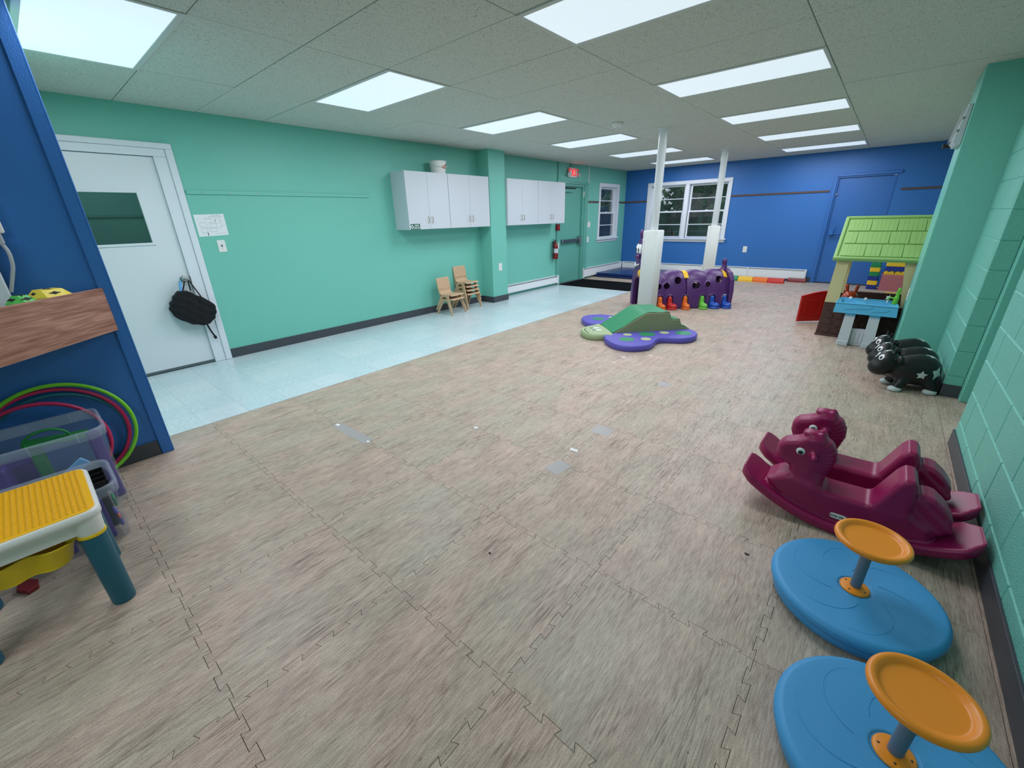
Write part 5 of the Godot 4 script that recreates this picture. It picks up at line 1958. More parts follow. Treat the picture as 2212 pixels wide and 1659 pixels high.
		for j in 3:
			for i in rows[j].size() - 1:
				var a: float = rows[j][i] + 0.004
				var b: float = rows[j][i + 1] - 0.004
				s = ST()
				var y0 := v0 + hgt * j + 0.003
				var y1 := v0 + hgt * (j + 1) - 0.003
				# wedge: thick at the lower edge
				prism(s, [Vector2(y0, -0.002), Vector2(y0, 0.013), Vector2(y1, 0.004), Vector2(y1, -0.002)], b - a, xf * Transform3D(Basis(Vector3(0, 1, 0), Vector3(0, 0, 1), Vector3(1, 0, 0)), Vector3(a, 0, 0)), 0.0025)
				# grain ridges
				var m := int((b - a) / 0.034)
				for k in range(1, m):
					var gx := a + (b - a) * k / m + r.randf_range(-0.005, 0.005)
					prism(s, [Vector2(y0 + 0.003, 0.011), Vector2(y0 + 0.003, 0.0146), Vector2(y1 - 0.004, 0.0058), Vector2(y1 - 0.004, 0.003)], 0.004, xf * Transform3D(Basis(Vector3(0, 1, 0), Vector3(0, 0, 1), Vector3(1, 0, 0)), Vector3(gx, 0, 0)))
				obj("shingle", s, M["roof_green"], rf)
	# open half door in red
	var hx := P.call(4.955, 0, -6.83) as Vector3
	var fx := P.call(4.704, 0, -6.612) as Vector3
	var du := (fx - hx).normalized()
	var df := Transform3D(Basis(du, Vector3.UP, du.cross(Vector3.UP)), hx)
	var w := (fx - hx).length()
	s = ST()
	var arch := [Vector2(0, 0.02), Vector2(w, 0.02), Vector2(w, 0.362)]
	for k in range(1, 8):
		arch.append(Vector2(w - w * k / 7.0, 0.362 + 0.055 * sin(PI / 2 * k / 7.0)))
	prism(s, arch, 0.03, df, 0.006)
	var door := obj("half_door", s, M["red"], t)
	s = ST()
	for q in [[0.06, 0.07, 0.10, 0.30], [w - 0.07, w - 0.06, 0.10, 0.30], [0.06, w - 0.06, 0.10, 0.11], [0.06, w - 0.06, 0.29, 0.30]]:
		box_mm(s, Vector3(q[0], q[2], -0.004), Vector3(q[1], q[3], 0.0345), 0.002)
	var pm := s
	var dp := ST()
	for q in [[0.06, 0.07, 0.10, 0.30], [w - 0.07, w - 0.06, 0.10, 0.30], [0.06, w - 0.06, 0.10, 0.11], [0.06, w - 0.06, 0.29, 0.30]]:
		box(dp, Vector3((q[0] + q[1]) / 2, (q[2] + q[3]) / 2, 0.015), Vector3(q[1] - q[0], q[3] - q[2], 0.038), 0.002, df)
	obj("door_moulding", dp, M["red"], door)
	# sink on two columns
	var k := thing("play_sink", "light blue toy sink with green pump on grey columns before the playhouse", "toy sink", Vector3(5.365, 0, -5.87))
	s = ST()
	# basin: outer tray with two hollows
	var rim := 0.462
	var back := -0.20
	var frt := 0.16
	var outl := [Vector2(-0.255, -frt), Vector2(0.255, -frt), Vector2(0.235, -back), Vector2(-0.235, -back)]
	var low := [Vector2(-0.262, -frt - 0.005), Vector2(0.266, -frt - 0.005), Vector2(0.22, -back), Vector2(-0.22, -back)]
	for i in 4:
		var j := (i + 1) % 4
		q_fix(s, [Vector3(outl[i].x, rim, -outl[i].y), Vector3(outl[j].x, rim, -outl[j].y), Vector3(low[j].x, rim - 0.105, -low[j].y), Vector3(low[i].x, rim - 0.105, -low[i].y)], Vector3(outl[i].x + outl[j].x, 0, -(outl[i].y + outl[j].y)))
	q_fix(s, [Vector3(low[0].x, rim - 0.105, -low[0].y), Vector3(low[1].x, rim - 0.105, -low[1].y), Vector3(low[2].x, rim - 0.105, -low[2].y), Vector3(low[3].x, rim - 0.105, -low[3].y)], Vector3.DOWN)
	var bowls := [[Vector2(-0.225, -frt + 0.02), Vector2(-0.055, -frt + 0.03), Vector2(-0.11, -back - 0.055), Vector2(-0.215, -back - 0.055)], [Vector2(0.02, -frt + 0.022), Vector2(0.175, -frt + 0.03), Vector2(0.185, -back - 0.06), Vector2(-0.055, -back - 0.055)]]
	# top face with holes: joined outline through cuts
	var top := PackedVector2Array(outl)
	var polys := [top]
	for b in bowls:
		b = Array(b)
	var strips := [[outl[0], outl[1], bowls[1][1], bowls[1][0], bowls[0][1], bowls[0][0]], [outl[1], outl[2], bowls[1][2], bowls[1][1]], [outl[2], outl[3], bowls[0][3], bowls[0][2], bowls[1][3], bowls[1][2]], [outl[3], outl[0], bowls[0][0], bowls[0][3]], [bowls[0][1], bowls[1][0], bowls[1][3], bowls[0][2]]]
	for st in strips:
		var pp := ccw(PackedVector2Array(st))
		var ix := Geometry2D.triangulate_polygon(pp)
		for q in range(0, ix.size(), 3):
			var a := pp[ix[q]]
			var b := pp[ix[q + 1]]
			var c := pp[ix[q + 2]]
			if (b - a).cross(c - a) < 0:
				var tmp := b
				b = c
				c = tmp
			tri(s, Vector3(a.x, rim, -a.y), Vector3(b.x, rim, -b.y), Vector3(c.x, rim, -c.y))
	for b in bowls:
		var cen := Vector2.ZERO
		for q in b:
			cen += q / 4.0
		var bot := []
		for q in b:
			bot.append(cen + (q - cen) * 0.86)
		for i in 4:
			var j := (i + 1) % 4
			q_fix(s, [Vector3(b[i].x, rim, -b[i].y), Vector3(b[j].x, rim, -b[j].y), Vector3(bot[j].x, rim - 0.07, -bot[j].y), Vector3(bot[i].x, rim - 0.07, -bot[i].y)], Vector3(cen.x - (b[i].x + b[j].x) / 2, 0.1, -(cen.y - (b[i].y + b[j].y) / 2)))
		q_fix(s, [Vector3(bot[0].x, rim - 0.07, -bot[0].y), Vector3(bot[1].x, rim - 0.07, -bot[1].y), Vector3(bot[2].x, rim - 0.07, -bot[2].y), Vector3(bot[3].x, rim - 0.07, -bot[3].y)], Vector3.UP)
	obj("basin", s, M["sink_blue"], k)
	s = ST()
	for i in 4:
		var j := (i + 1) % 4
		tube(s, [Vector3(outl[i].x, rim, -outl[i].y), Vector3(outl[j].x, rim, -outl[j].y)], 0.009, 8)
	obj("basin_rim", s, M["sink_blue"], k)
	s = ST()
	# moulded swirls on the front
	for q in [[-0.18, -0.04, 0.0], [-0.06, 0.06, 0.01], [0.05, 0.20, -0.005]]:
		var pts := []
		for i in 9:
			var f := i / 8.0
			pts.append(Vector3(lerpf(q[0], q[1], f), rim - 0.075 + 0.045 * f + q[2] + 0.01 * sin(f * TAU), frt + 0.005))
		tube(s, pts, [0.002, 0.004, 0.005, 0.006, 0.006, 0.005, 0.004, 0.003, 0.002], 6)
	obj("front_swirls", s, M["sink_blue"], k)
	for x in [-1, 1]:
		s = ST()
		taper_bar(s, Vector3(x * 0.103 - 0.005, 0.345, 0.06), Vector3(x * 0.108 - 0.005, 0.0, 0.07), Vector2(0.088, 0.15), Vector2(0.10, 0.19))
		obj("column", s, M["sink_grey"], k)
		obj("column_cap", bx(Vector3(x * 0.103 - 0.048, 0.325, -0.02), Vector3(x * 0.103 + 0.042, 0.358, 0.14), 0.006), M["sink_blue"], k)
		obj("column_base", bx(Vector3(x * 0.108 - 0.055, 0.0, -0.03), Vector3(x * 0.108 + 0.045, 0.055, 0.172), 0.006), M["sink_grey"], k)
	obj("low_panel", bx(Vector3(-0.07, 0.0, 0.05), Vector3(0.065, 0.185, 0.09), 0.006), M["sink_grey"], k)
	for i in 3:
		obj("panel_slat", bx(Vector3(-0.052 + 0.036 * i, 0.03, 0.088), Vector3(-0.02 + 0.036 * i, 0.145, 0.096), 0.003), M["sink_grey"], k)
	s = ST()
	lathe(s, soft([Vector2(0, 0), Vector2(0.024, 0), Vector2(0.022, 0.07), Vector2(0.016, 0.085), Vector2(0.015, 0.155), Vector2(0.008, 0.17), Vector2(0, 0.172)], 0.006), 16, Transform3D(Basis(Vector3(0, 0, 1), -0.06), Vector3(0.222, rim, -0.03)))
	tube(s, [Vector3(0.222, rim + 0.06, -0.03), Vector3(0.17, rim + 0.065, -0.03), Vector3(0.155, rim + 0.04, -0.03)], 0.009, 8)
	obj("pump", s, M["lime"], k)
	s = ST()
	var star := PackedVector2Array()
	for i in 10:
		var rr := 0.03 if i % 2 == 0 else 0.014
		star.append(Vector2(cos(TAU * i / 10.0), sin(TAU * i / 10.0)) * rr)
	prism(s, star, 0.012, Transform3D(Basis.IDENTITY, Vector3(0.165, rim + 0.045, -0.15)), 0.003)
	tube(s, [Vector3(0.165, rim - 0.01, -0.144), Vector3(0.165, rim + 0.045, -0.144)], 0.008, 8)
	obj("tap_handle", s, M["eye_white"], k)
	for x in [-0.15, -0.02]:
		s = ST()
		lathe(s, soft([Vector2(0, 0.028), Vector2(0.012, 0.02), Vector2(0.02, 0.0), Vector2(0, 0)], 0.005), 12, Transform3D(Basis.IDENTITY, Vector3(x, rim, -0.175)))
		obj("peg", s, M["eye_white"], k)
	# orange hopper toy inside the house
	var hp := thing("hopper_toy", "shiny orange bouncing animal with upright ears inside the playhouse", "hopper toy", Vector3(5.19, 0, -6.48))
	var hf := func(p: Vector3) -> float:
		var d := ell(p, Vector3(0.0, 0.17, -0.05), Vector3(0.13, 0.14, 0.17))
		d = smin(d, ell(p, Vector3(0, 0.41, 0.02), Vector3(0.080, 0.072, 0.085)), 0.03)
		d = smin(d, cap(p, Vector3(0, 0.22, 0.0), Vector3(0, 0.37, 0.01), 0.075, 0.05), 0.05)
		for sx in [-1, 1]:
			d = smin(d, cap(p, Vector3(sx * 0.036, 0.45, 0.0), Vector3(sx * 0.050, 0.545, -0.01), 0.017, 0.020), 0.012)
			d = smin(d, cap(p, Vector3(sx * 0.08, 0.10, 0.05), Vector3(sx * 0.10, 0.03, 0.09), 0.045, 0.03), 0.03)
			d = smin(d, cap(p, Vector3(sx * 0.08, 0.10, -0.15), Vector3(sx * 0.10, 0.03, -0.17), 0.045, 0.03), 0.03)
		return maxf(d, -p.y)
	obj("hopper_body", nets(hf, Vector3(-0.17, -0.02, -0.26), Vector3(0.17, 0.6, 0.16), 0.012), M["hopper_orange"], hp)

# ------------------------------------------------------------------ bouncing cows
func cow_d(p: Vector3) -> float:
	var d := ell(p, Vector3(0.045, 0.172, 0), Vector3(0.132, 0.128, 0.112))
	d = smin(d, ell(p, Vector3(-0.06, 0.165, 0), Vector3(0.09, 0.105, 0.095)), 0.05)
	d = smin(d, ell(p, Vector3(-0.178, 0.225, 0), Vector3(0.082, 0.088, 0.084)), 0.03)
	d = smin(d, ell(p, Vector3(-0.215, 0.168, 0), Vector3(0.078, 0.068, 0.078)), 0.03)
	var z := absf(p.z)
	var q := Vector3(p.x, p.y, z)
	d = smin(d, cap(q, Vector3(-0.06, 0.09, 0.06), Vector3(-0.098, 0.03, 0.085), 0.045, 0.032), 0.025)
	d = smin(d, cap(q, Vector3(0.10, 0.09, 0.06), Vector3(0.125, 0.03, 0.085), 0.045, 0.032), 0.025)
	d = smin(d, ell(q, Vector3(-0.132, 0.268, 0.098), Vector3(0.024, 0.034, 0.036)), 0.012)
	d = smin(d, cap(q, Vector3(-0.155, 0.295, 0.035), Vector3(-0.152, 0.345, 0.045), 0.013, 0.008), 0.008)
	return maxf(d, -p.y)

func splat(w: float, h: float, n: int, deep := 0.45, ph := 0.0) -> PackedVector2Array:
	var p := []
	for i in n * 2:
		var r := 1.0 if i % 2 == 0 else deep
		var a := ph + TAU * i / (n * 2)
		p.append(Vector2(cos(a) * w * r, sin(a) * h * r))
	return PackedVector2Array(smooth_path(p, 3, true))

func build_cows() -> void:
	var t := thing("bouncing_cow", "black inflatable bouncing cow with white patches, beside the doorway", "hopper toy", Vector3(5.772, 0, -4.535), 0.30, "black bouncing cows")
	t.set_meta("base_name", "bouncing_cow")
	obj("cow_body", nets(cow_d, Vector3(-0.31, -0.012, -0.15), Vector3(0.20, 0.36, 0.15), 0.0085), M["cow_black"], t)
	# hooves, patches, eyes lie on the skin
	for z in [-1, 1]:
		for x in [-0.098, 0.125]:
			var hf := func(p: Vector3) -> float:
				return maxf(ell(p, Vector3(x - 0.008, 0.018, z * 0.088), Vector3(0.046, 0.028, 0.038)), -p.y)
			obj("hoof", nets(hf, Vector3(x - 0.07, -0.008, z * 0.088 - 0.05), Vector3(x + 0.05, 0.06, z * 0.088 + 0.05), 0.007), M["cow_white"], t)
		var s := ST()
		pressed(s, cow_d, Vector3(0.025, 0.158, z * 0.16), Vector3.RIGHT, Vector3.UP, Vector3(0, 0, -z), splat(0.036, 0.036, 5, 0.55, 0.3), 0.002)
		obj("patch", s, M["cow_white"], t)
		s = ST()
		pressed(s, cow_d, Vector3(0.118, 0.178, z * 0.16), Vector3.RIGHT, Vector3.UP, Vector3(0, 0, -z), splat(0.036, 0.055, 4, 0.55, 1.2), 0.002)
		obj("patch", s, M["cow_white"], t)
		# both eyes look out over the near side of the muzzle
		s = ST()
		var ed := Vector3(0.74, -0.46, -0.22 - z * 0.30).normalized()
		var eu := Vector3.UP.cross(ed).normalized()
		var eo := Vector3(-0.232, 0.262, 0.018 + z * 0.024)
		pressed(s, cow_d, eo - ed * 0.03, eu, ed.cross(eu), ed, circle(Vector2.ZERO, 0.019, 16, 0.025), 0.002)
		var eye := obj("eye", s, M["eye_white"], t)
		s = ST()
		pressed(s, cow_d, eo - Vector3(0, 0.006, 0) - ed * 0.03, eu, ed.cross(eu), ed, circle(Vector2.ZERO, 0.009, 12, 0.013), 0.0036)
		obj("pupil", s, M["pupil"], eye)
	var s2 := ST()
	pressed(s2, cow_d, Vector3(-0.20, 0.36, 0.0), Vector3.RIGHT, Vector3.BACK, Vector3(0.25, -0.97, 0).normalized(), splat(0.036, 0.022, 4, 0.5, 0.5), 0.002)
	obj("patch", s2, M["cow_white"], t)
	s2 = ST()
	pressed(s2, cow_d, Vector3(0.09, 0.36, 0.015), Vector3.RIGHT, Vector3.BACK, Vector3.DOWN, splat(0.045, 0.028, 4, 0.55, 0.2), 0.002)
	obj("patch", s2, M["cow_white"], t)
	var c2 := dup(t, "black inflatable bouncing cow with white patches, middle of three")
	c2.position = Vector3(5.765, 0, -4.795)
	c2.rotation.y = 0.22
	var c3 := dup(t, "black inflatable bouncing cow with white patches, against the green pier")
	c3.position = Vector3(5.735, 0, -5.09)
	c3.rotation.y = 0.34

# ------------------------------------------------------------------ rocking horses
func horse_mesh() -> ArrayMesh:
	var head := PackedVector2Array([Vector2(-0.292, 0.268), Vector2(-0.308, 0.30), Vector2(-0.308, 0.345), Vector2(-0.285, 0.375), Vector2(-0.235, 0.395), Vector2(-0.20, 0.425), Vector2(-0.17, 0.432), Vector2(-0.135, 0.428), Vector2(-0.10, 0.405), Vector2(-0.078, 0.365), Vector2(-0.074, 0.32), Vector2(-0.088, 0.26), Vector2(-0.105, 0.20), Vector2(-0.10, 0.12), Vector2(-0.30, 0.10), Vector2(-0.318, 0.165), Vector2(-0.285, 0.20), Vector2(-0.238, 0.232), Vector2(-0.245, 0.255)])
	var body := PackedVector2Array([Vector2(-0.315, 0.165), Vector2(-0.24, 0.21), Vector2(-0.13, 0.20), Vector2(-0.085, 0.188), Vector2(0.10, 0.192), Vector2(0.20, 0.20), Vector2(0.275, 0.16), Vector2(0.305, 0.07), Vector2(0.2, 0.03), Vector2(0.0, 0.01), Vector2(-0.2, 0.05)])
	var rest := PackedVector2Array([Vector2(0.075, 0.185), Vector2(0.135, 0.33), Vector2(0.155, 0.358), Vector2(0.185, 0.360), Vector2(0.202, 0.335), Vector2(0.205, 0.28), Vector2(0.21, 0.15), Vector2(0.12, 0.12)])
	var tail := PackedVector2Array([Vector2(0.19, 0.15), Vector2(0.195, 0.285), Vector2(0.225, 0.298), Vector2(0.262, 0.292), Vector2(0.30, 0.262), Vector2(0.333, 0.212), Vector2(0.345, 0.165), Vector2(0.325, 0.140), Vector2(0.28, 0.10), Vector2(0.22, 0.08)])
	var rock := PackedVector2Array()
	var bot := func(x: float) -> float:
		return (0.155 if x < 0 else 0.118) * pow(x / 0.435, 2.0)
	for i in 25:
		var x := lerpf(-0.43, 0.435, i / 24.0)
		rock.append(Vector2(x, bot.call(x)))
	for i in 25:
		var x := lerpf(0.44, -0.425, i / 24.0)
		var th := 0.052 + (0.006 * smoothstep(0.33, 0.42, absf(x)))
		rock.append(Vector2(x, bot.call(x) + th))
	var h := 0.0075
	var lo := Vector3(-0.465, -0.02, -0.135)
	var nx := int(0.93 / h) + 1
	var ny := int(0.485 / h) + 1
	var nz := int(0.27 / h) + 1
	var val := PackedFloat32Array()
	val.resize(nx * ny * nz)
	for j in ny:
		for i in nx:
			var p := Vector2(lo.x + i * h, lo.y + j * h)
			var dh := poly_d(p, head)
			var db := poly_d(p, body)
			var dr := poly_d(p, rest)
			var dt := poly_d(p, tail)
			var dk := poly_d(p, rock)
			# mane: a notched band along the back of the neck; tail: long waves
			var ang := atan2(p.y - 0.30, p.x + 0.20)
			var mane := smoothstep(-0.040, -0.022, dh) * smoothstep(-0.155, -0.125, p.x) * smoothstep(0.185, 0.205, p.y)
			var notch := 0.0035 * mane * (0.5 + 0.5 * sin(ang * 34.0))
			var wave := 0.0028 * sin((p.y * 0.8 + p.x * 0.7) * 150.0) * smoothstep(0.205, 0.23, p.x) * smoothstep(0.13, 0.16, p.y)
			for k in nz:
				var z := lo.z + k * h
				var hw := lerpf(0.072, 0.050, smoothstep(0.20, 0.32, p.y))
				hw = lerpf(hw, 0.040, smoothstep(-0.17, -0.09, p.x) * smoothstep(0.2, 0.26, p.y))
				var d := slab(dh, z, hw, 0.030) + notch
				d = smin(d, slab(db, z, 0.083, 0.022), 0.025)
				d = smin(d, slab(dr, z, 0.086, 0.022), 0.02)
				d = smin(d, slab(dt, z, 0.064, 0.026) + wave, 0.02)
				d = smin(d, slab(dk, z, 0.114 - 0.040 * pow(smoothstep(0.36, 0.445, absf(p.x)), 2.0), 0.018), 0.012)
				# forelock, handles, ears
				var q := Vector3(p.x, p.y, absf(z))
				d = smin(d, ell(q, Vector3(-0.185, 0.428, 0.012), Vector3(0.040, 0.016, 0.022)), 0.010)
				d = smin(d, ell(q, Vector3(-0.150, 0.420, 0.018), Vector3(0.018, 0.028, 0.014)), 0.010)
				d = smin(d, cap(q, Vector3(-0.165, 0.350, 0.04), Vector3(-0.155, 0.338, 0.078), 0.014, 0.014), 0.010)
				val[i + j * nx + k * nx * ny] = d
	return nets_of(val, lo, nx, ny, nz, h)

func build_horses() -> void:
	var me := horse_mesh()
	var t := thing("rocking_horse", "magenta plastic rocking horse beside the spinning seats", "rocking horse", Vector3(5.502, 0.0, -2.205), 0.0, "magenta rocking horses")
	t.set_meta("base_name", "rocking_horse")
	obj("horse_body", me, M["magenta"], t)
	for z in [-1, 1]:
		var s := ST()
		lathe(s, soft([Vector2(0, 0.006), Vector2(0.014, 0.005), Vector2(0.019, 0.0), Vector2(0.019, -0.008), Vector2(0, -0.008)], 0.003), 20, Transform3D(Basis(Vector3(1, 0, 0), z * PI / 2), Vector3(-0.213, 0.345, z * 0.050)))
		var e := obj("eye", s, M["eye_white"], t)
		s = ST()
		lathe(s, soft([Vector2(0, 0.0085), Vector2(0.008, 0.008), Vector2(0.011, 0.004), Vector2(0, 0.003)], 0.002), 16, Transform3D(Basis(Vector3(1, 0, 0), z * PI / 2), Vector3(-0.212, 0.341, z * 0.0505)))
		obj("pupil", s, M["pupil"], e)
		# oval badge with lettering
		s = ST()
		prism(s, round_rect(0.066, 0.026, 0.0125, 6), 0.003, Transform3D(Basis.IDENTITY if z > 0 else Basis(Vector3.UP, PI), Vector3(-0.012, 0.088, z * 0.0822)), 0.0008)
		var b := obj("badge", s, M["eye_white"], t)
		var w := obj("lettering", words("little tikes", 0.0135, 0.0006), M["print_black"], b, Vector3(-0.012, 0.088, z * 0.0858))
		if z < 0:
			w.rotation.y = PI
	var o := dup(t, "magenta plastic rocking horse beside the other horse, farther from spinning seats")
	o.position = Vector3(5.517, 0.0, -2.505)
	o.rotation.y = -0.02

# ------------------------------------------------------------------ spinning seats
func build_spinners() -> void:
	var t := thing("spinning_seat", "blue spinning disc toy with orange wheel, touching the rocking horse's side", "spinning toy", Vector3(5.575, 0, -1.692), 0.0, "blue spinning disc toys")
	t.set_meta("base_name", "spinning_seat")
	var s := ST()
	lathe(s, soft([Vector2(0, 0.0), Vector2(0.215, 0.0), Vector2(0.252, 0.010), Vector2(0.256, 0.036), Vector2(0.250, 0.040), Vector2(0, 0.040)], 0.006), 72)
	obj("base_disc", s, M["spin_blue"], t)
	s = ST()
	lathe(s, soft([Vector2(0, 0.040), Vector2(0.254, 0.042), Vector2(0.266, 0.052), Vector2(0.266, 0.072), Vector2(0.252, 0.087), Vector2(0.20, 0.0855), Vector2(0.052, 0.084), Vector2(0.050, 0.080), Vector2(0, 0.080)], 0.008), 72)
	var disc := obj("seat_disc", s, M["spin_blue"], t)
	s = ST()
	# swirl grooves moulded in the disc
	for k in 6:
		var a := k * TAU / 6.0 + 0.35
		var pts := []
		for i in 13:
			var f := i / 12.0
			var rr := 0.085 + 0.135 * sin(f * PI * 0.5)
			var an := a + f * 1.25
			pts.append(Vector3(cos(an) * rr, 0.0852 + 0.0005 * f, sin(an) * rr))
		s = ST()
		tube(s, pts, 0.0011, 4)
		obj("swirl_line", s, M["spin_blue"], disc)
	s = ST()
	lathe(s, soft([Vector2(0, 0.092), Vector2(0.020, 0.092), Vector2(0.043, 0.088), Vector2(0.047, 0.081), Vector2(0, 0.080)], 0.003), 36)
	var hub := obj("hub_flange", s, M["spin_orange"], t)
	for k in 4:
		s = ST()
		lathe(s, [Vector2(0, 0.0925), Vector2(0.0032, 0.0920), Vector2(0.0032, 0.086)], 10, Transform3D(Basis.IDENTITY, Vector3(cos(k * PI / 2 + 0.5) * 0.033, -0.0015, sin(k * PI / 2 + 0.5) * 0.033)))
		obj("screw", s, M["rail_brown"], hub)
	s = ST()
	lathe(s, [Vector2(0.017, 0.085), Vector2(0.017, 0.295), Vector2(0, 0.295)], 24)
	obj("steering_post", s, M["spin_grey"], t)
	s = ST()
	lathe(s, soft([Vector2(0, 0.283), Vector2(0.06, 0.284), Vector2(0.098, 0.290), Vector2(0.111, 0.303), Vector2(0.108, 0.316), Vector2(0.096, 0.319), Vector2(0.086, 0.312), Vector2(0.080, 0.305), Vector2(0.0, 0.304)], 0.006, 4), 64)
	obj("wheel", s, M["spin_orange"], t)
	var o := dup(t, "blue spinning disc toy with orange wheel, set apart from the rocking horses")
	o.position = Vector3(5.688, 0, -1.112)
	o.rotation.y = 0.5

# ------------------------------------------------------------------ corner by the blue partition
func tub(called: String, label: String, c: Vector3, w: float, l: float, h: float) -> Node3D:
	var t := thing(called, label, "storage tub", c)
	var n := 6
	var s := ST()
	var ring := func(sc: float, y: float, off: float) -> Array:
		var out := []
		for p in round_rect(w * sc + off, l * sc + off, 0.06, n):
			out.append(Vector3(p.x, y, -p.y))
		return out
	var levels := [ring.call(0.90, 0.002, 0.0), ring.call(0.915, 0.02, 0.0), ring.call(0.955, h * 0.80, 0.0), ring.call(0.965, h - 0.055, 0.0)]
	for k in levels.size() - 1:
		s.set_smooth_group(1)
		var m: int = levels[k].size()
		for i in m:
			var j := (i + 1) % m
			quad(s, levels[k][i], levels[k][j], levels[k + 1][j], levels[k + 1][i])
	var m2: int = levels[0].size()
	for i in m2:
		tri(s, Vector3(0, 0.002, 0), levels[0][(i + 1) % m2], levels[0][i])
	obj("tub_wall", s, M["clear_tub"], t)
	s = ST()
	var rl := [ring.call(0.965, h - 0.058, 0.0), ring.call(0.97, h - 0.05, 0.014), ring.call(0.975, h - 0.012, 0.018), ring.call(0.975, h, 0.010), ring.call(0.965, h - 0.004, -0.010), ring.call(0.955, h - 0.055, -0.006)]
	for k in rl.size() - 1:
		s.set_smooth_group(1)
		var m: int = rl[k].size()
		for i in m:
			var j := (i + 1) % m
			quad(s, rl[k][i], rl[k][j], rl[k + 1][j], rl[k + 1][i])
	obj("tub_rim", s, M["tub_rim"], t)
	# handle loops and ribs
	s = ST()
	for z in [-0.3, 0.0, 0.3]:
		box(s, Vector3(w * 0.488, h - 0.03, z * l), Vector3(0.004, 0.05, 0.006), 0.001)
		box(s, Vector3(-w * 0.488, h - 0.03, z * l), Vector3(0.004, 0.05, 0.006), 0.001)
	obj("rib", s, M["tub_rim"], t)
	return t

func hoop(label: String, m: String, z: float, r: float, x0: float, x1: float, y0: float) -> void:
	var t := ST()
	var pts := []
	var top := Vector3(x1, y0 + 2.0 * r * cos(asin((x0 - x1) / (2.0 * r))), z)
	var bot := Vector3(x0, y0, z)
	var c := (top + bot) / 2
	var up := (top - bot) / 2
	for k in 64:
		var a := TAU * k / 64.0
		pts.append(c + up * cos(a) + Vector3(0, 0, r) * sin(a))
	tube(t, pts, 0.0105, 10, true)
	tag(obj("hula_hoop", t, M[m]), label, "hula hoop", "hula hoops leaning on the blue wall")

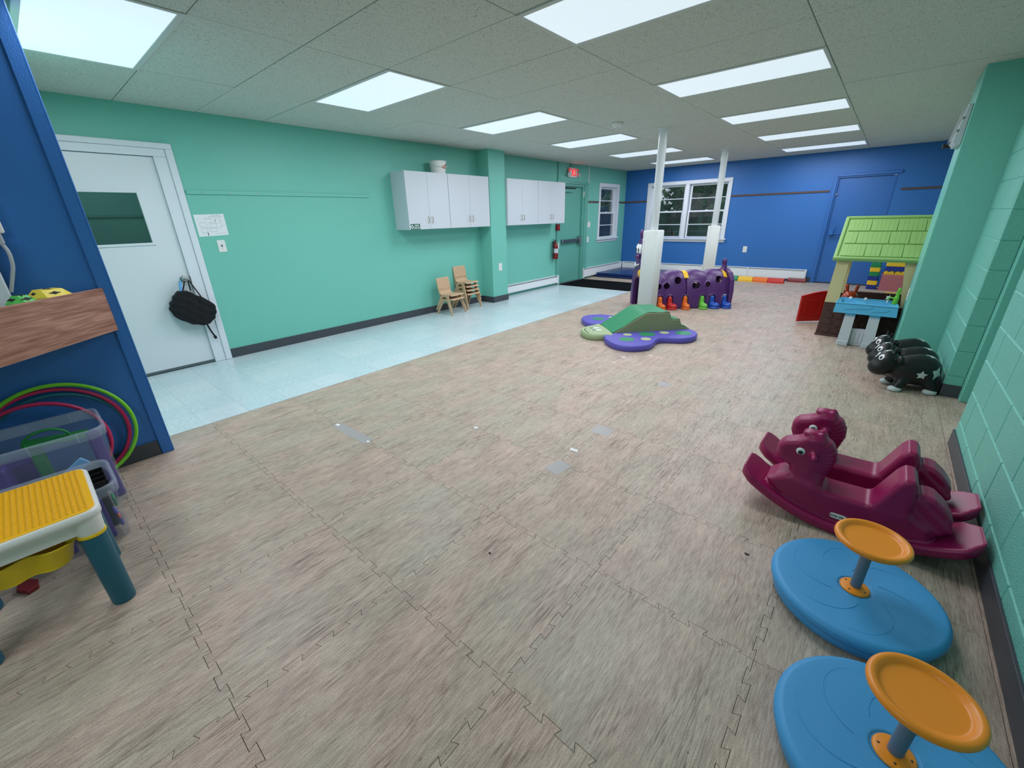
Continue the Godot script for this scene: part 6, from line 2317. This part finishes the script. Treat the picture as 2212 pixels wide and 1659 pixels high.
func build_corner() -> void:
	# counter with a slanting wood front
	var c := thing("corner_counter", "wood-laminate fronted corner counter fixed to the blue wall", "counter")
	var a := Vector3(2.034, 0, -0.2895)
	var du := Vector3(0.7376, 0, 0.6752)
	var ln := 0.86
	var s := ST()
	var nrm := Vector3(du.z, 0, -du.x)
	var p := [a + Vector3(0, 0.844, 0), a + du * ln + Vector3(0, 0.844, 0), a + du * ln + Vector3(0, 1.087, 0), a + Vector3(0, 1.087, 0)]
	var uvs := [Vector2(0, 0.5), Vector2(1.3, 0.5), Vector2(1.3, 0.0), Vector2(0, 0.0)]
	var bk := -nrm * 0.019
	for f in [[0, 1, 2, 3, Vector3.ZERO, 1], [0, 1, 2, 3, bk, -1]]:
		var q := []
		for i in 4:
			q.append(p[f[i]] + f[4])
		var n2: Vector3 = nrm * f[5]
		var order := [0, 2, 1, 0, 3, 2] if ((q[1] - q[0]) as Vector3).cross(q[2] - q[0]).dot(n2) > 0 else [0, 1, 2, 0, 2, 3]
		for i in order:
			s.set_uv(uvs[i])
			s.add_vertex(q[i])
	for e in [[0, 1], [1, 2], [2, 3], [3, 0]]:
		var mid: Vector3 = (p[0] + p[1] + p[2] + p[3]) / 4
		var q := [p[e[0]], p[e[1]], p[e[1]] + bk, p[e[0]] + bk]
		s.set_uv(Vector2(0.5, 0.3))
		q_fix(s, q, (p[e[0]] + p[e[1]]) / 2 - mid)
	obj("front_panel", s, M["laminate"], c)
	var pe := a + du * ln
	obj("side_panel", bx(Vector3(pe.x - 0.019, 0.844, pe.z), Vector3(pe.x, 1.087, 1.5), 0.002), M["laminate"], c)
	s = ST()
	prism(s, [Vector2(XB + 0.001, 0.262), Vector2(2.045, 0.262), Vector2(pe.x - 0.03, -pe.z), Vector2(pe.x - 0.03, -1.5), Vector2(XB + 0.001, -1.5)], 0.03, lay(0.97))
	obj("shelf_top", s, M["white_paint"], c)
	obj("wall_cleat", bx(Vector3(XB + 0.001, 1.0, -0.26), Vector3(XB + 0.016, 1.02, 0.05), 0.002), M["blue"], c)
	# foam dice with animal prints
	for k in 2:
		var yel := k == 0
		var d := thing("foam_die", ["yellow many-sided foam die with black animal print on the counter", "green many-sided foam die with black animal print on the counter"][k], "foam die", [Vector3(2.125, 1.0, -0.075), Vector3(2.275, 1.0, 0.028)][k], [0.35, 0.6][k], "foam dice on the counter")
		s = ST()
		var hh: float = [0.118, 0.115][k]
		var w: float = [0.15, 0.105][k]
		box(s, Vector3(0, hh / 2, 0), Vector3(w, hh, w), 0.034)
		obj("die_body", s, M["die_yellow"] if yel else M["die_green"], d)
		for f in 4:
			s = ST()
			var b := Basis(Vector3.UP, f * PI / 2) * Basis(Vector3.RIGHT, 0.0)
			var xf := Transform3D(b, b * Vector3(0, hh * 0.52, w / 2 - 0.001))
			prism(s, splat(0.026, 0.016, 5, 0.6, 0.3 + f), 0.002, xf)
			obj("animal_print", s, M["print_black"], d)
		s = ST()
		prism(s, splat(0.032, 0.018, 5, 0.6, 0.9), 0.002, Transform3D(Basis(Vector3(1, 0, 0), Vector3(0, 0, -1), Vector3(0, 1, 0)), Vector3(0, hh - 0.001, 0)))
		obj("animal_print", s, M["print_black"], d)
		for f in 4:
			s = ST()
			var b := Basis(Vector3.UP, f * PI / 2) * Basis(Vector3.RIGHT, -PI / 4)
			var xf := Transform3D(b, Basis(Vector3.UP, f * PI / 2) * Vector3(0, hh - 0.0175, w / 2 - 0.0175))
			prism(s, splat(0.024, 0.010, 4, 0.6, 0.5 + f), 0.0025, xf)
			obj("animal_print", s, M["print_black"], d)
	var wb := thing("white_box", "tall white box standing on the corner counter beside the foam dice", "box", Vector3(2.12, 1.0, 0.22))
	obj("carton", bx(Vector3(-0.085, 0, -0.166), Vector3(0.085, 0.42, 0.17), 0.003), M["white_paint"], wb)
	obj("lid_flap", bx(Vector3(-0.088, 0.385, -0.168), Vector3(0.088, 0.423, 0.172), 0.003), M["white_paint"], wb)
	var ph := thing("wall_unit", "white wall unit with hanging grey cable on the blue partition", "wall unit", Vector3(XB, 1.392, 0.07))
	obj("casing", bx(Vector3(0, 0, -0.09), Vector3(0.05, 0.20, 0.09), 0.006), M["white_plastic"], ph)
	obj("lower_block", bx(Vector3(0, -0.05, -0.075), Vector3(0.04, 0.002, 0.04), 0.005), M["sink_grey"], ph)
	s = ST()
	tube(s, smooth_path([Vector3(0.02, -0.045, -0.062), Vector3(0.03, -0.09, -0.072), Vector3(0.03, -0.15, -0.066), Vector3(0.025, -0.20, -0.05), Vector3(0.02, -0.28, -0.02)], 5), 0.008, 8)
	obj("cable", s, M["sink_grey"], ph)
	# hoops
	hoop("green hula hoop leaning on the blue wall in front of pink ones", "hoop_green", 0.100, 0.300, 2.105, 2.058, 0.011)
	hoop("large pink hula hoop behind the green one", "hoop_pink", 0.118, 0.287, 2.078, 2.046, 0.011)
	hoop("teal hula hoop against the blue wall, behind the large pink one", "hoop_teal", 0.110, 0.270, 2.050, 2.041, 0.011)
	hoop("small pink hula hoop lying nearest the clear tub".replace("lying nearest", "leaning behind"), "hoop_pink", 0.190, 0.262, 2.128, 2.083, 0.011)
	# tubs
	var big := Vector3(2.325, 0, 0.22)
	tub("storage_tub", "tall clear plastic tub of straps by the hula hoops", big, 0.385, 0.56, 0.455)
	var small := Vector3(2.718, 0, 0.245)
	tub("storage_tub", "low clear plastic tub of purple blocks beside the building table", small, 0.355, 0.515, 0.30)
	# contents of the tall tub
	var st := thing("strap_toy", "green toy with arched strap handle inside the tall clear tub", "toy", Vector3(2.31, 0.003, 0.17))
	s = ST()
	box(s, Vector3(0, 0.385, 0), Vector3(0.12, 0.012, 0.24), 0.004, Transform3D(Basis(Vector3(1, 0, 0), -0.12), Vector3(0, 0.0, 0)))
	box(s, Vector3(0, 0.19, 0.04), Vector3(0.06, 0.38, 0.05), 0.01)
	obj("green_base", s, M["strap_green"], st)
	s = ST()
	var pts := []
	for k in 11:
		var t := PI * k / 10.0
		pts.append(Vector3(0.0, 0.385 + 0.062 * sin(t), 0.085 * cos(t) - 0.01))
	tube(s, pts, 0.014, 8, false, 0.45)
	obj("strap_handle", s, M["strap_green"], st)
	var pur := [[Vector3(2.23, 0.003, 0.28), Vector3(0.10, 0.30, 0.14), 0.3, "purple toy block in the tall clear tub below the green strap"], [Vector3(2.40, 0.003, -0.005), Vector3(0.035, 0.40, 0.05), 0.2, "upright purple toy strip in the corner of the tall clear tub"], [Vector3(2.37, 0.003, 0.38), Vector3(0.10, 0.34, 0.13), -0.2, "purple toy block at the back of the tall clear tub"]]
	for q in pur:
		s = ST()
		box(s, Vector3(0, q[1].y / 2, 0), q[1], 0.006)
		var o := obj("purple_block", s, M["toy_purple"], null, q[0])
		o.rotation.y = q[2]
		tag(o, q[3], "toy block", "toys inside the tall tub")
	s = ST()
	box(s, Vector3(0, 0.175, 0), Vector3(0.012, 0.05, 0.40), 0.004, Transform3D(Basis(Vector3(1, 0, 0), 0.62), Vector3(0, -0.03, 0)))
	tag(obj("blue_strip", s, M["tag_blue"], null, Vector3(2.462, 0.06, 0.12)), "pale blue strip leaning inside the tall clear tub wall", "toy", "toys inside the tall tub")
	# contents of the low tub
	var low := [[Vector3(2.80, 0.003, 0.10), Vector3(0.08, 0.215, 0.07), 0.15, "toy_purple", "purple toy block near the rim of the low clear tub"], [Vector3(2.66, 0.003, 0.15), Vector3(0.08, 0.235, 0.07), -0.2, "toy_purple", "taller purple toy block in the low clear tub"], [Vector3(2.76, 0.003, 0.25), Vector3(0.16, 0.23, 0.09), 0.1, "toy_purple", "wide purple toy block deep in the low clear tub"], [Vector3(2.815, 0.16, 0.022), Vector3(0.07, 0.05, 0.012), 0.0, "toy_dark_green", "green toy piece pressed against the low clear tub end"], [Vector3(2.835, 0.09, 0.030), Vector3(0.022, 0.025, 0.012), 0.0, "toy_orange", "tiny orange toy piece in the low clear tub"], [Vector3(2.78, 0.04, 0.034), Vector3(0.10, 0.07, 0.014), 0.1, "vinyl_purple", "lilac toy piece low in the low clear tub"]]
	for q in low:
		s = ST()
		box(s, Vector3(0, q[1].y / 2, 0), q[1], 0.005)
		var o := obj("tub_block", s, M[q[3]], null, q[0])
		o.rotation.y = q[2]
		tag(o, q[4], "toy block", "toys inside the low tub")
	var tr := thing("black_tray", "black divided tray in the end of the low clear tub", "tray", Vector3(2.655, 0.205, 0.04), 0.0)
	s = ST()
	box_mm(s, Vector3(-0.09, 0, -0.025), Vector3(0.09, 0.006, 0.05), 0.001)
	for q in [[-0.09, -0.086, -0.025, 0.05], [0.086, 0.09, -0.025, 0.05], [-0.09, 0.09, -0.025, -0.021], [-0.09, 0.09, 0.046, 0.05], [-0.03, -0.027, -0.025, 0.05], [0.03, 0.033, -0.025, 0.05]]:
		box_mm(s, Vector3(q[0], 0, q[2]), Vector3(q[1], 0.06, q[3]), 0.001)
	box_mm(s, Vector3(-0.07, -0.20, -0.005), Vector3(0.07, 0.0, 0.045), 0.001)
	obj("tray_body", s, M["black"], tr)
	build_table()
	build_bag()

func build_table() -> void:
	var t := thing("building_table", "white play table with yellow studded top and teal legs", "play table", Vector3(3.168, 0, 0.29))
	var hx := 0.222
	var hz := 0.232
	var s := ST()
	prism(s, round_rect(hx * 2, hz * 2, 0.045, 6), 0.032, lay(0.413), 0.006, true)
	obj("top_frame", s, M["white_plastic"], t)
	s = ST()
	for q in [[hx - 0.03, 0], [-hx + 0.03, 0]]:
		box(s, Vector3(q[0], 0.388, 0), Vector3(0.012, 0.062, hz * 2 - 0.10), 0.002)
	for q in [hz - 0.03, -hz + 0.03]:
		box(s, Vector3(0, 0.388, q), Vector3(hx * 2 - 0.10, 0.062, 0.012), 0.002)
	obj("apron", s, M["white_plastic"], t)
	s = ST()
	prism(s, round_rect(hx * 2 - 0.024, hz * 2 - 0.024, 0.036, 6), 0.012, lay(0.4365), 0.002)
	var bp := obj("stud_plate", s, M["stud_yellow"], t)
	s = ST()
	var n := 24
	for i in n:
		for k in n + 1:
			var x := (i - (n - 1) / 2.0) * 0.0165
			var z := (k - n / 2.0) * 0.0165
			lathe(s, [Vector2(0.0052, 0.448), Vector2(0.0050, 0.4525), Vector2(0.0, 0.4525)], 8, Transform3D(Basis.IDENTITY, Vector3(x, 0, z)))
	var so := obj("studs", s, M["stud_yellow"], bp)
	so.set_meta("kind", "stuff")
	for x in [-1, 1]:
		for z in [-1, 1]:
			var c := Vector3(x * (hx - 0.052), 0, z * (hz - 0.052))
			s = ST()
			lathe(s, soft([Vector2(0.0, 0.345), Vector2(0.041, 0.345), Vector2(0.046, 0.415)], 0.003), 28, Transform3D(Basis.IDENTITY, c))
			obj("leg_socket", s, M["white_plastic"], t)
			s = ST()
			lathe(s, soft([Vector2(0, 0.0), Vector2(0.034, 0.0), Vector2(0.037, 0.004), Vector2(0.040, 0.335), Vector2(0, 0.335)], 0.003), 28, Transform3D(Basis.IDENTITY, c))
			obj("leg", s, M["teal"], t)
			s = ST()
			lathe(s, soft([Vector2(0, 0.333), Vector2(0.043, 0.333), Vector2(0.043, 0.346), Vector2(0, 0.346)], 0.002), 28, Transform3D(Basis.IDENTITY, c))
			obj("collar", s, M["bin_yellow"], t)
	# hanging bin
	var b := thing("hanging_bin", "yellow wavy bin hanging under the building table edge", "toy bin", Vector3(3.168, 0, 0.29))
	var top := smooth_path([Vector2(0.175, 0.125), Vector2(0.195, 0.07), Vector2(0.165, 0.01), Vector2(0.185, -0.05), Vector2(0.165, -0.105), Vector2(0.11, -0.125), Vector2(0.06, -0.09), Vector2(0.055, 0.0), Vector2(0.06, 0.09), Vector2(0.11, 0.135)], 4, true)
	var cen := Vector2(0.12, 0.0)
	s = ST()
	var m := top.size()
	var lv := [[1.0, 0.338, 0.0], [1.06, 0.335, 0.0], [0.97, 0.328, 0.0], [0.82, 0.262, 0.0], [0.76, 0.252, 0.0]]
	for k in lv.size() - 1:
		s.set_smooth_group(1)
		for i in m:
			var j := (i + 1) % m
			var q := []
			for w in [[i, k], [j, k], [j, k + 1], [i, k + 1]]:
				var pp: Vector2 = cen + (top[w[0]] - cen) * lv[w[1]][0]
				q.append(Vector3(pp.x, lv[w[1]][1], -pp.y))
			q_fix(s, q, Vector3(top[i].x - cen.x, 0, -(top[i].y - cen.y)))
	for i in m:
		var j := (i + 1) % m
		var p0: Vector2 = cen + (top[i] - cen) * 0.76
		var p1: Vector2 = cen + (top[j] - cen) * 0.76
		q_fix(s, [Vector3(cen.x, 0.252, 0), Vector3(p0.x, 0.252, -p0.y), Vector3(p1.x, 0.252, -p1.y), Vector3(p1.x, 0.252, -p1.y)], Vector3.UP)
	obj("bin_wall", s, M["bin_yellow"], b)
	s = ST()
	for z in [-1, 1]:
		box(s, Vector3(0.155, 0.339, z * 0.135), Vector3(0.04, 0.010, 0.05), 0.003)
	obj("hanger_arm", s, M["bin_yellow"], b)
	s = ST()
	box(s, Vector3(0.12, 0.275, 0.02), Vector3(0.05, 0.035, 0.08), 0.004)
	tag(obj("red_brick", s, M["toy_red"], null, Vector3(3.168, 0, 0.29)), "small red toy brick lying inside the yellow hanging bin", "toy block")
	s = ST()
	prism(s, [Vector2(-0.05, -0.02), Vector2(0.0, -0.035), Vector2(0.05, -0.015), Vector2(0.04, 0.02), Vector2(-0.01, 0.03), Vector2(-0.045, 0.015)], 0.02, lay(), 0.004)
	var rp := obj("red_piece", s, M["dark_red"], null, Vector3(2.955, 0.0, 0.362))
	rp.rotation.y = 0.2
	tag(rp, "flat dark red toy piece on the floor under the building table", "toy")

func build_bag() -> void:
	var t := thing("waist_bag", "black cloth waist bag hanging from the white door's knob", "bag", Vector3(0.0, 0.0, 0.0))
	# outline in u = -z, v = y
	var f := func(p: Vector3) -> float:
		var q := Vector2(-p.z - 1.075, p.y - 0.607)
		q = q.rotated(0.58)
		var w := Vector2(q.x / 0.190, q.y / 0.148)
		var d2 := (pow(pow(absf(w.x), 2.6) + pow(absf(w.y), 2.6), 1.0 / 2.6) - 1.0) * 0.13
		var fold := 0.0018 * sin(q.y * 95.0 + sin(q.x * 18.0) * 1.6) + 0.0016 * sin(q.x * 60.0 + q.y * 25.0)
		var k := maxf(0.0, 1.0 - w.length_squared() * 0.55)
		var th := 0.022 + 0.045 * sqrt(k)
		d2 = smin(d2, Vector2(-p.z - 1.035, p.y - 0.735).length() - 0.055, 0.05)
		return maxf(d2, absf(p.x - 0.072) - th) * 0.7 + fold
	obj("pouch", nets(f, Vector3(-0.01, 0.39, -1.31), Vector3(0.16, 0.84, -0.83), 0.0105), M["black_cloth"], t)
	for q in [[Vector3(0.055, 0.885, -1.075), Vector3(0.07, 0.80, -1.035)], [Vector3(0.06, 0.885, -1.105), Vector3(0.07, 0.79, -1.10)], [Vector3(0.05, 0.895, -1.115), Vector3(0.06, 0.68, -1.19)]]:
		var s := ST()
		tube(s, smooth_path([q[0], q[0].lerp(q[1], 0.5) + Vector3(0.004, -0.004, 0), q[1]], 4), 0.006, 6)
		obj("strap", s, M["black_cloth"], t)
	var s2 := ST()
	tube(s2, smooth_path([Vector3(0.07, 0.46, -1.15), Vector3(0.06, 0.40, -1.16), Vector3(0.06, 0.34, -1.175), Vector3(0.055, 0.30, -1.19), Vector3(0.055, 0.275, -1.198)], 4), 0.009, 6)
	obj("strap_end", s2, M["black_cloth"], t)
	s2 = ST()
	tube(s2, [Vector3(0.055, 0.29, -1.192), Vector3(0.055, 0.262, -1.20)], [0.016, 0.013], 8)
	obj("buckle", s2, M["black"], t)
	s2 = ST()
	tube(s2, [Vector3(0.078, 0.775, -1.012), Vector3(0.078, 0.895, -1.038)], 0.013, 8)
	tag(obj("blue_marker", s2, M["tag_blue"]), "pale blue marker clipped to the black bag's pocket", "marker")

# ------------------------------------------------------------------ tape and crumbs on the floor
func build_floor_bits() -> void:
	var k := 0
	for q in [[4.16, -2.344, 0.13, 0.12, 0.1, "square of clear tape over a foam mat corner, the neater patch"], [4.178, -1.77, 0.10, 0.13, -0.15, "scuffed patch of clear tape beside a white tear"], [4.164, -3.437, 0.10, 0.10, 0.0, "small clear tape patch on the mats in the middle of the room"], [2.775, -1.217, 0.42, 0.075, 0.02, "long strip of clear tape across a mat seam near the pale vinyl"]]:
		var s := ST()
		box(s, Vector3(0, 0.0006, 0), Vector3(q[2], 0.0008, q[3]))
		var o := obj("clear_tape", s, M["clear_tape"], null, Vector3(q[0], 0, q[1]))
		o.rotation.y = q[4]
		tag(o, q[5], "tape", "clear tape patches on the floor")
		k += 1
	for q in [[4.144, -1.998, 0.040, 0.020, "white torn bit of mat between two tape patches"], [2.574, -1.217, 0.026, 0.018, "white torn bit at the long tape strip's end by the vinyl"], [2.979, -1.221, 0.018, 0.014, "small white torn bit at the long tape strip's inner end"], [3.423, -1.822, 0.030, 0.014, "white torn bit beside a mat corner, away from any tape"], [3.534, -3.917, 0.035, 0.016, "white torn bit of mat close to the turtle's pad"], [3.534, -3.71, 0.03, 0.012, "thin white torn bit of mat before the turtle"], [3.733, -4.141, 0.03, 0.012, "narrow white torn bit beside the turtle's flipper"]]:
		var s := ST()
		prism(s, splat(q[2], q[3], 4, 0.6, q[0]), 0.0012, lay(), 0.0)
		tag(obj("torn_bit", s, M["paper"], null, Vector3(q[0], 0.0002, q[1])), q[4], "scrap", "white torn bits on the floor")
	for q in [[4.331, -1.009, 0.008, "dark crumb alone on the open mat floor"], [5.216, -1.721, 0.011, "black crumb beside the blue spinning disc"]]:
		var s := ST()
		prism(s, splat(q[2], q[2] * 0.6, 3, 0.8, 0.4), 0.003, lay(), 0.0008)
		tag(obj("crumb", s, M["black"], null, Vector3(q[0], 0.0002, q[1])), q[3], "crumb", "dark crumbs on the floor")
